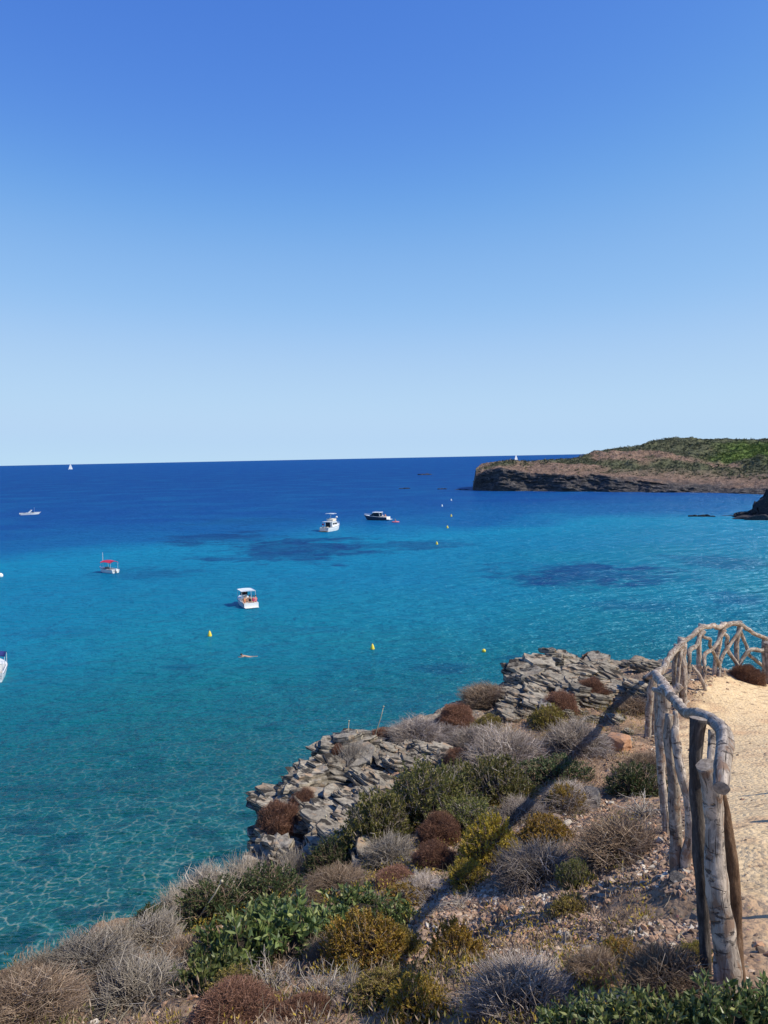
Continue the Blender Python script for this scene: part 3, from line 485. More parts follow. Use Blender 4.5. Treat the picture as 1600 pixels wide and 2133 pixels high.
def slab_mesh(seed, layers=4, mat=None):
    r = np.random.default_rng(seed); m = MB(); z = 0; asp = r.uniform(.5, .9); cxo = np.zeros(2)
    for L in range(layers):
        n = 13; a = np.sort(r.uniform(0, 2 * math.pi, n)); a = np.linspace(0, 2 * math.pi, n, endpoint=False) + r.normal(size=n) * .12; rad = r.uniform(.62, 1.05, n) * (1 - .07 * L); h = r.uniform(.05, .16); p = np.c_[rad * np.cos(a), rad * np.sin(a) * asp] + cxo + r.normal(size=2) * .08
        zt = z + h + r.normal(size=n) * .018; pb = p * r.uniform(.90, 1.0, (n, 1)); V = np.concatenate([np.c_[pb, np.full(n, z - .01)], np.c_[p, z + h * .55 + r.normal(size=n) * .012], np.c_[p * .96, zt], [[cxo[0], cxo[1], z + h + .01]]])
        Fq = [[k * n + j, k * n + (j + 1) % n, (k + 1) * n + (j + 1) % n, (k + 1) * n + j] for k in range(2) for j in range(n)]; m.add(V, [Fq, [[2 * n + j, 2 * n + (j + 1) % n, 3 * n] for j in range(n)]]); z += h * r.uniform(.75, 1.0); cxo = cxo + r.normal(size=2) * .06
    V = np.concatenate(m.V); q4 = [f for f in m.F if f.shape[1] == 4]; q3 = [f for f in m.F if f.shape[1] == 3]; return mesh(V, [np.concatenate(q3), np.concatenate(q4)], mat, False, name='slab')
SLABS = [slab_mesh(300 + k, 3 + k % 4, SLATE) for k in range(12)]
r = np.random.default_rng(11)
def put_slab(p, s, dipx, dipy, rz, k, th=1.0):
    o = link('slab', SLABS[k % 12], None, ground); o.location = p; o.scale = (s, s, s * th); o.rotation_euler = (dipx, dipy, rz); return o
nsl = 0
for (x0, x1, y0, y1, cnt, smin, smax, dx, dy) in [(560, 800, 1570, 1790, 95, .16, .48, .16, .14), (1085, 1260, 1378, 1470, 60, .22, .55, .06, .10), (1200, 1400, 1385, 1470, 34, .18, .42, .05, .08), (870, 980, 1560, 1640, 26, .14, .36, .22, .16), (1050, 1200, 1440, 1500, 24, .14, .34, .12, .12), (690, 860, 1535, 1600, 26, .14, .32, .14, .12), (1180, 1330, 1470, 1545, 16, .1, .22, .1, .1)]:
    for _ in range(cnt):
        px, py = r.uniform(x0, x1), r.uniform(y0, y1); p = hit(px, py)
        d = float(edge_dist(np.array([p.x]), np.array([p.y]))[0][0])
        if d > .5 or p.z < 14.2: continue
        s = r.uniform(smin, smax); put_slab(p + Vector((0, 0, -.06 * s)), s, dx + r.normal() * .09, dy + .12 + r.normal() * .09, r.normal() * .5, nsl, r.uniform(.6, 1.1)); nsl += 1
# ragged slabs that jut over the water
for (px, py, Y, s) in [(604, 1640, 9.9, .34), (622, 1652, 9.8, .42), (612, 1668, 9.6, .3), (690, 1556, 11.0, .36), (716, 1548, 11.0, .34), (745, 1545, 11.2, .4), (660, 1600, 10.5, .35), (650, 1622, 10.2, .36), (560, 1752, 8.5, .3), (585, 1780, 8.2, .34), (545, 1785, 8.2, .3), (1092, 1405, 13.9, .5), (1120, 1395, 14.2, .55), (1150, 1388, 14.4, .5), (1185, 1378, 14.8, .5), (1075, 1428, 13.7, .45), (1100, 1430, 13.6, .5)]:
    p = atY(px, py, Y); put_slab(p - Vector((0, 0, .12)), s, .12 + r.normal() * .05, .12 + r.normal() * .05, r.uniform(0, 6.28), nsl, 1.5); nsl += 1
STONES = [boulder_mesh(400 + k, 1, r.uniform(.5, .9), 9) for k in range(10)]; mats = [BROWNR, BROWNR, PALE, BROWNR, ORANGE, BROWNR, SLATE, BROWNR, ORANGE, BROWNR]
for me, m_ in zip(STONES, mats): me.materials.append(m_)
# rubble on the slope: stones big enough to tell apart
cnt = 0
for (x0, x1, y0, y1, n, a0, a1) in [(960, 1460, 1820, 2000, 120, 7, 17), (800, 1000, 2000, 2110, 28, 7, 18), (880, 1040, 1830, 1960, 30, 6, 15), (1080, 1260, 1660, 1730, 24, 7, 16), (820, 900, 1560, 1660, 26, 6, 12), (1250, 1440, 1760, 1850, 20, 7, 18), (1220, 1400, 1430, 1560, 20, 5, 12), (1450, 1600, 1450, 2050, 12, 4, 9)]:
    for _ in range(n):
        px, py = r.uniform(x0, x1), r.uniform(y0, y1)
        if px > 1470 and r.random() < .3: continue
        p = hit(px, py); s = r.uniform(a0, a1) * m_per_px(p) * .65 * r.uniform(.6, 1.3); k = int(r.integers(10))
        o = link('stone', STONES[k], None, ground); o.location = p + Vector((0, 0, s * .15)); o.scale = (s * r.uniform(.8, 1.5), s, s * r.uniform(.5, .9)); o.rotation_euler = (r.normal() * .3, r.normal() * .3, r.uniform(0, 6.28)); cnt += 1
# fine scree nobody could count
N = 90000; sx = r.uniform(-4, 8, N); sy = r.uniform(2.2, 15.5, N); grp = np.zeros(N)
for (x0, x1, y0, y1, n) in [(960, 1470, 1820, 2010, 26000), (800, 1010, 1990, 2120, 9000), (870, 1050, 1830, 1960, 8000), (1080, 1260, 1660, 1740, 5000), (810, 900, 1555, 1670, 6000), (1240, 1450, 1750, 1850, 6000)]:
    cs_ = [hit(x0, y0), hit(x1, y0), hit(x1, y1), hit(x0, y1)]; u, v = r.random(n), r.random(n); f4 = [(1 - u) * (1 - v), u * (1 - v), u * v, (1 - u) * v]
    sx = np.r_[sx, sum(f * c_.x for f, c_ in zip(f4, cs_)) + r.normal(size=n) * .06]; sy = np.r_[sy, sum(f * c_.y for f, c_ in zip(f4, cs_)) + r.normal(size=n) * .06]; grp = np.r_[grp, np.ones(n)]
N = len(sx); d, _, _ = edge_dist(sx, sy); ps = path_side(sx, sy)
dens = np.where(ps > .25, .03, .9) * (fbm(sx * 1.4, sy * 1.4, 3, 19) > np.where(ps > .25, .5, np.where(grp > 0, .33, .42))); keep = (d < -.05) & (r.random(N) < dens); sx, sy = sx[keep], sy[keep]; n = len(sx); sz = Hz(sx, sy)
tet = np.array([[1, 0, -.3], [-.5, .8, -.3], [-.5, -.8, -.3], [.55, .35, .35], [-.5, .1, .4], [.3, -.5, .38]]); tf = np.array([[0, 1, 3], [1, 2, 4], [2, 0, 5], [3, 1, 4], [4, 2, 5], [5, 0, 3], [3, 4, 5]])
s = np.minimum(r.lognormal(-4.25, .5, n), .034); ang = r.uniform(0, 6.28, n); V = tet[None] * s[:, None, None] * r.uniform(.6, 1.4, (n, 1, 3)); V = V + r.normal(size=V.shape) * s[:, None, None] * .15; cs, sn = np.cos(ang)[:, None], np.sin(ang)[:, None]
V = np.stack([V[..., 0] * cs - V[..., 1] * sn + sx[:, None], V[..., 0] * sn + V[..., 1] * cs + sy[:, None], V[..., 2] + sz[:, None] + s[:, None] * .1], -1)
SCREE = twigmat('scree', [(0, (.10, .075, .055)), (.3, (.22, .145, .095)), (.6, (.31, .215, .145)), (.82, (.40, .225, .13)), (.93, (.42, .35, .26)), (1, (.58, .50, .39))])
tag(link('scree', mesh(V.reshape(-1, 3), [(tf[None] + 6 * np.arange(n)[:, None, None]).reshape(-1, 3)], SCREE, False)), 'loose brown scree scattered over the cliff slope', 'scree', kind='stuff')
# single boulders of note
def boulder(px, py, w_, h_, mat, label, seed, flat=.9, name='boulder'):
    p = hit(px, py); s = w_ / 2 * m_per_px(p); me = boulder_mesh(seed, 3, flat, 16, mat); o = link(name, me); zs = h_ / (w_ * .8 * flat); o.scale = (s, s, s * max(.5, min(zs, 1.6))); o.location = p + Vector((0, 0, s * .35 * flat)); o.rotation_euler = (random.uniform(-.2, .2), random.uniform(-.2, .2), seed * 1.7)
    return tag(o, label, 'rock', 'boulders on the cliff slope')
boulder(1285, 1562, 84, 50, ORANGE, 'large flat orange boulder left of the far fence post', 1, .7)
boulder(1130, 1580, 54, 38, ORANGE, 'smaller orange boulder between the grey dome bushes and the green bush', 2)
boulder(1233, 1672, 56, 44, DARKR, 'rounded dark grey boulder in the shade among the bushes left of the fence', 3)
boulder(1152, 1905, 42, 40, BROWNR, 'brown block on the scree beside a yellow green shrub', 4)
boulder(1183, 1972, 30, 44, PALE, 'pale pointed stone standing upright on the scree', 5, 1.2)
boulder(1295, 2098, 56, 30, PALE, 'yellowish pale stone half hidden by the broad green leaves', 6, .8)
boulder(1256, 1866, 22, 16, ORANGE, 'small rust red stone on the scree between fence and scree shrubs', 7)
boulder(1182, 1722, 26, 22, PALE, 'small cream stone above the yellow shrub on the slope', 8)
boulder(1150, 1712, 44, 26, BROWNR, 'flat brown stone beside the small cream stone', 9, .7)
boulder(705, 2110, 52, 40, BROWNR, 'brown rock at the foot of the bare white branches', 10)
boulder(940, 2035, 36, 26, DARKR, 'grey stone in the shadow below the round golden shrub', 11)
boulder(900, 2068, 34, 26, BROWNR, 'tan stone at the top of the lowest golden shrub', 12)
boulder(925, 1512, 18, 18, ORANGE, 'little orange stone under the brown cushion on the cliff edge', 13)
boulder(1415, 1842, 50, 20, DARKR, 'flat grey slab at the foot of the middle fence posts', 14, .5)
boulder(1050, 1905, 32, 24, ORANGE, 'orange stone in the middle of the rubble patch', 15)
boulder(1040, 1930, 26, 26, BROWNR, 'dark reddish stone just below the orange stone in the rubble', 16)
# ------------------------------------------------------------------ plants
def unit(v): return v / (np.linalg.norm(v, axis=-1, keepdims=True) + 1e-9)
def dome_pts(r, n, low=-.05):
    z = r.uniform(low, 1, n); a = r.uniform(0, 2 * math.pi, n); q_ = np.sqrt(np.maximum(0, 1 - z * z)); return np.c_[q_ * np.cos(a), q_ * np.sin(a), z]
def lumpy(d, seed, amp=.25, f=1.6): return 1 + amp * (fbm(d[:, 0] * f + 3 * d[:, 2] + seed, d[:, 1] * f + 7 + seed * .3, 3, seed) - .5) * 2
def join(*parts):
    V = np.concatenate([p[0] for p in parts]); o = 0; Fs = []
    for p in parts:
        for f in p[1]: Fs.append(np.asarray(f) + o)
        o += len(p[0])
    t3 = [f for f in Fs if f.shape[1] == 3]; t4 = [f for f in Fs if f.shape[1] == 4]; return V, ([np.concatenate(t3)] if t3 else []) + ([np.concatenate(t4)] if t4 else [])
def core(seed, s=.72, n=18, m=9):
    a = np.linspace(0, 2 * math.pi, n, endpoint=False); e = np.linspace(-.25, math.pi / 2, m); D = np.array([[math.cos(E) * math.cos(A), math.cos(E) * math.sin(A), math.sin(E)] for E in e for A in a]); V = D * (s * lumpy(D, seed, .25))[:, None]
    F = [[i * n + j, i * n + (j + 1) % n, (i + 1) * n + (j + 1) % n, (i + 1) * n + j] for i in range(m - 1) for j in range(n)]; return V, F
def twigs(r, n, seed, r0=.45, r1=1.02, th=.008, up=.25, bend=.12, low=-.05, wander=.28, clus=0):
    d = dome_pts(r, n, low); lum = lumpy(d, seed)
    if clus: cc = dome_pts(r, clus, low); cr = r.uniform(.68, 1.12, clus); ci = r.integers(clus, size=n); d = unit(cc[ci] + r.normal(size=(n, 3)) * .15); lum = lumpy(d, seed, .32) * cr[ci]
    tip = d * (lum * r.uniform(.80, r1 + .06, n))[:, None]; tip[:, 2] += up * .15 * r.random(n)
    st = unit(d + r.normal(size=(n, 3)) * wander) * (lum * r.uniform(r0, r0 + .25, n))[:, None]; mid = (tip + st) / 2 + r.normal(size=(n, 3)) * bend * .5; P = np.stack([st, mid, tip], 1)
    rad = np.stack([np.full(n, th), np.full(n, th * .8), np.full(n, th * .3)], 1) * r.uniform(.6, 1.4, (n, 1)); return tubes(P, rad, 3)
def stems(r, n, th=.02, reach=.75):
    d = dome_pts(r, n, .05); b = r.normal(size=(n, 3)) * .05; b[:, 2] = -.1; tip = d * reach; mid = tip * .5 + np.c_[np.zeros((n, 2)), np.full(n, -.05)] + r.normal(size=(n, 3)) * .1; return tubes(np.stack([b, mid, tip], 1), np.stack([np.full(n, th), np.full(n, th * .7), np.full(n, th * .35)], 1), 4)
def leaves(r, base, dirs, L, W, fold=.25):
    n = len(base); s = unit(np.cross(dirs, r.normal(size=(n, 3)))); nr = np.cross(dirs, s); L = np.broadcast_to(np.asarray(L, float), (n,))[:, None] * r.uniform(.65, 1.3, (n, 1)); W = W * r.uniform(.7, 1.3, (n, 1))
    p0 = base; p1 = base + dirs * L * .45 + s * W - nr * W * fold; p2 = base + dirs * L * .45 - s * W - nr * W * fold; p3 = base + dirs * L; pm = base + dirs * L * .45
    V = np.stack([p0, p1, pm, p2, p3], 1).reshape(-1, 3); o = 5 * np.arange(n)[:, None]; F = np.concatenate([o + [0, 1, 2], o + [0, 2, 3], o + [1, 4, 2], o + [2, 4, 3]]); return V, F
def sprigs(r, n, per, seed, L, W, length=.22, low=0, upr=.5):
    d = dome_pts(r, n, low); tip = d * (lumpy(d, seed, .3) * r.uniform(.72, 1.05, n))[:, None]; ax = unit(d * .8 + np.array([0, 0, upr]) + r.normal(size=(n, 3)) * .3); st = tip - ax * length
    u = r.random((n, per)); base = (st[:, None] + ax[:, None] * (u * length)[..., None]).reshape(-1, 3); dr = unit(np.repeat(ax, per, 0) * .9 + r.normal(size=(n * per, 3)) * .55); lv = leaves(r, base, dr, L, W)
    tb = tubes(np.stack([st - ax * .1, st + ax * length * .5, tip], 1), np.tile(np.array([[.007, .006, .003]]), (n, 1)), 3); return lv, tb

GREYT = twigmat('grey_twigs', [(0, (.15, .118, .10)), (.4, (.28, .225, .19)), (.75, (.42, .345, .29)), (1, (.60, .52, .44))])
BROWNT = twigmat('brown_twigs', [(0, (.10, .065, .042)), (.45, (.22, .15, .10)), (.8, (.35, .25, .17)), (1, (.50, .39, .28))])
PALET = twigmat('pale_dry_twigs', [(0, (.16, .13, .105)), (.5, (.32, .27, .215)), (1, (.54, .47, .38))])
CUSH = twigmat('brown_cushion_spines', [(0, (.13, .062, .04)), (.5, (.25, .125, .078)), (1, (.40, .225, .15))])
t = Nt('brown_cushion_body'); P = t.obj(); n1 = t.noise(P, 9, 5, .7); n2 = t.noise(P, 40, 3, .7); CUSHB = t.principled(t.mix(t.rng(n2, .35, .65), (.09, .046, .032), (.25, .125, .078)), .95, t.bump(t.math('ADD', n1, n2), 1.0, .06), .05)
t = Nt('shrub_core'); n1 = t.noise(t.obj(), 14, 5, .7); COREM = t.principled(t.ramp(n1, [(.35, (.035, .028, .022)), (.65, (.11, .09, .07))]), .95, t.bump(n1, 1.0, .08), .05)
GREENL = leafmat('rosemary_leaves', [(0, (.08, .09, .024)), (.5, (.19, .19, .05)), (.85, (.31, .28, .08)), (1, (.40, .33, .12))], .55, .35); DARKG = leafmat('dark_green_leaves', [(0, (.028, .044, .015)), (.55, (.06, .085, .026)), (1, (.13, .15, .05))]); YELL = leafmat('golden_leaves', [(0, (.19, .14, .02)), (.5, (.42, .29, .04)), (.85, (.58, .40, .065)), (1, (.58, .34, .12))], .55, .35); OLIVE = leafmat('olive_leaves', [(0, (.14, .115, .026)), (.5, (.29, .23, .05)), (1, (.44, .32, .09))], .55, .35)
BROAD = leafmat('broad_leaves', [(0, (.055, .085, .025)), (.5, (.125, .165, .048)), (.85, (.21, .24, .075)), (1, (.36, .35, .12))], .42, .22, .4)

VAR = {}
def variant(kind, k):
    key = (kind, k)
    if key in VAR: return VAR[key]
    seed = 500 + ord(kind[0]) * 7 + ord(kind[-1]) + k * 31; r = np.random.default_rng(seed); parts = []
    if kind in ('grey', 'brownish', 'pale'):
        n = {'grey': 4600, 'brownish': 4600, 'pale': 3200}[kind]; th = {'grey': .0046, 'brownish': .0048, 'pale': .0058}[kind]
        a = twigs(r, n, seed, .45, 1.02, th, wander=.2, clus=85); b = twigs(r, n // 6, seed, .3, 1.15, th * 1.7, wander=.5, bend=.25); s_ = stems(r, 46, .022); V, Fs = join((a[0], [a[1]]), (b[0], [b[1]]), (s_[0], [s_[1]])); m = {'grey': GREYT, 'brownish': BROWNT, 'pale': PALET}[kind]
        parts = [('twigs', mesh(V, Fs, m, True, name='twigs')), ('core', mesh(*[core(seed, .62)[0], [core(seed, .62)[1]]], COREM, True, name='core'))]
    elif kind == 'cushion':
        a = twigs(r, 8000, seed, .88, 1.02, .0052, 0, .05, -.2, .06); parts = [('spines', mesh(a[0], [a[1]], CUSH, True, name='spines'))]; cV, cF = core(seed, .93, 34, 17); parts.append(('cushion', mesh(cV, [cF], CUSHB, True, name='cushion')))
    elif kind in ('green', 'dark', 'yellow', 'olive'):
        n, per, L, W, ln = {'green': (480, 18, .085, .015, .24), 'dark': (460, 16, .085, .016, .24), 'yellow': (560, 20, .075, .017, .20), 'olive': (520, 19, .08, .016, .22)}[kind]
        lv, tb = sprigs(r, n, per, seed, L, W, ln); m = {'green': GREENL, 'dark': DARKG, 'yellow': YELL, 'olive': OLIVE}[kind]; st = stems(r, 40, .02, .85); V, Fs = join((tb[0], [tb[1]]), (st[0], [st[1]]))
        bt = twigs(r, 160, seed, .5, 1.06, .006, wander=.4); V, Fs = join((V, Fs), (bt[0], [bt[1]]))
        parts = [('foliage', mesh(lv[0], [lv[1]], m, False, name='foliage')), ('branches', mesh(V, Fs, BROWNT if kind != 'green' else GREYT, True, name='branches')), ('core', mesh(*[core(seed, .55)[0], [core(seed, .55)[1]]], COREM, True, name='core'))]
    elif kind == 'broad':
        n = 150; d = dome_pts(r, n, -.05); tip = d * (lumpy(d, seed, .3) * r.uniform(.55, 1.02, n))[:, None]; ax = unit(d * .55 + np.array([0, 0, .9]) + r.normal(size=(n, 3)) * .25); st = tip - ax * .4; per = 13; u = r.uniform(.15, 1, (n, per)); base = (st[:, None] + ax[:, None] * (u * .4)[..., None]).reshape(-1, 3); dr = unit(np.repeat(ax, per, 0) * .9 + r.normal(size=(n * per, 3)) * .5); lv = leaves(r, base, dr, .17, .034, .3)
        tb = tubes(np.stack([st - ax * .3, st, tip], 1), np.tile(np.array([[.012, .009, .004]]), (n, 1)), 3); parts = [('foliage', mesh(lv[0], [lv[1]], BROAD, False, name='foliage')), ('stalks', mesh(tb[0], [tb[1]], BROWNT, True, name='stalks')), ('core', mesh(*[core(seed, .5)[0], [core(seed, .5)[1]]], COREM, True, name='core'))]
    elif kind == 'branch':
        P = []; Rd = []
        for _ in range(46):
            a = r.uniform(0, 6.28); e = r.uniform(.1, 1.1); d0 = np.array([math.cos(a) * math.cos(e), math.sin(a) * math.cos(e), math.sin(e)]); p = np.array([0, 0, -.05]) + r.normal(size=3) * .07; pts = [p]; Ls = r.uniform(.5, 1.1) / 5
            for k_ in range(5): d0 = unit(d0 + r.normal(size=3) * .28); pts.append(pts[-1] + d0 * Ls)
            P.append(pts); Rd.append(np.linspace(1, .25, 6) * r.uniform(.012, .026))
            for _2 in range(5):
                k_ = r.integers(1, 5); d1 = unit(d0 + r.normal(size=3) * .7); q_ = [pts[k_]]
                for _3 in range(5): d1 = unit(d1 + r.normal(size=3) * .25); q_.append(q_[-1] + d1 * r.uniform(.03, .09))
                P.append(q_); Rd.append(np.linspace(1, .3, 6) * .009)
        V, Fq = tubes(np.array(P), np.array(Rd), 5); parts = [('branches', mesh(V, [Fq], PALET, True, name='branches'))]
    elif kind == 'tuft':
        n = 420; d = unit(np.c_[r.normal(size=(n, 2)) * .38, np.ones(n)]); b = np.c_[r.normal(size=(n, 2)) * .28, np.zeros(n)]; tip = b + d * r.uniform(.5, 1.1, (n, 1)); mid = (b + tip) / 2 + r.normal(size=(n, 3)) * .04; tip = tip + np.c_[r.normal(size=(n, 2)) * .08, np.zeros(n)]; V, Fq = tubes(np.stack([b, mid, tip], 1), np.tile(np.array([[.010, .008, .003]]), (n, 1)), 3); parts = [('stalks', mesh(V, [Fq], PALET, True, name='stalks'))]
    VAR[key] = parts; return parts
NAMES = {'grey': ('twiggy_shrub', 'shrub'), 'brownish': ('twiggy_shrub', 'shrub'), 'pale': ('dry_shrub', 'shrub'), 'cushion': ('cushion_bush', 'bush'), 'green': ('green_bush', 'bush'), 'dark': ('green_bush', 'bush'), 'yellow': ('golden_shrub', 'shrub'), 'olive': ('olive_shrub', 'shrub'), 'broad': ('broadleaf_shrub', 'shrub'), 'branch': ('bare_branches', 'branches'), 'tuft': ('dry_grass_tuft', 'grass')}
GROUPS = {'grey': 'grey twiggy shrubs on the slope', 'brownish': 'brown twiggy shrubs on the slope', 'pale': 'dry pale shrubs by the edge', 'cushion': 'brown cushion bushes', 'green': 'green bushes on the slope', 'dark': 'green bushes on the slope', 'yellow': 'golden shrubs', 'olive': 'olive shrubs', 'broad': 'broad leaved shrubs', 'branch': 'bare dead branches', 'tuft': 'dry grass tufts'}
pc = [0]
def plant(kind, px, py, w_, h_, label):
    """px,py: centre of the plant's foot in photo pixels, found on the ground; w,h its size in photo pixels"""
    pc[0] += 1; k = pc[0]; p = hit(px, py); m = m_per_px(p); nm, cat = NAMES[kind]; e = empty(nm, p, k * 2.399); ws, hs_ = {'grey': (.52, .82), 'brownish': (.52, .78), 'pale': (.54, .85), 'green': (.6, 1.1), 'yellow': (.64, 1.12), 'olive': (.62, 1.1)}.get(kind, (.57, 1.05)); e.scale = (w_ * ws * m, w_ * ws * .9 * m, h_ * hs_ * m); tag(e, label, cat, GROUPS[kind])
    for (pn, me) in variant(kind, k % 3): link(pn, me, None, e)
    return e
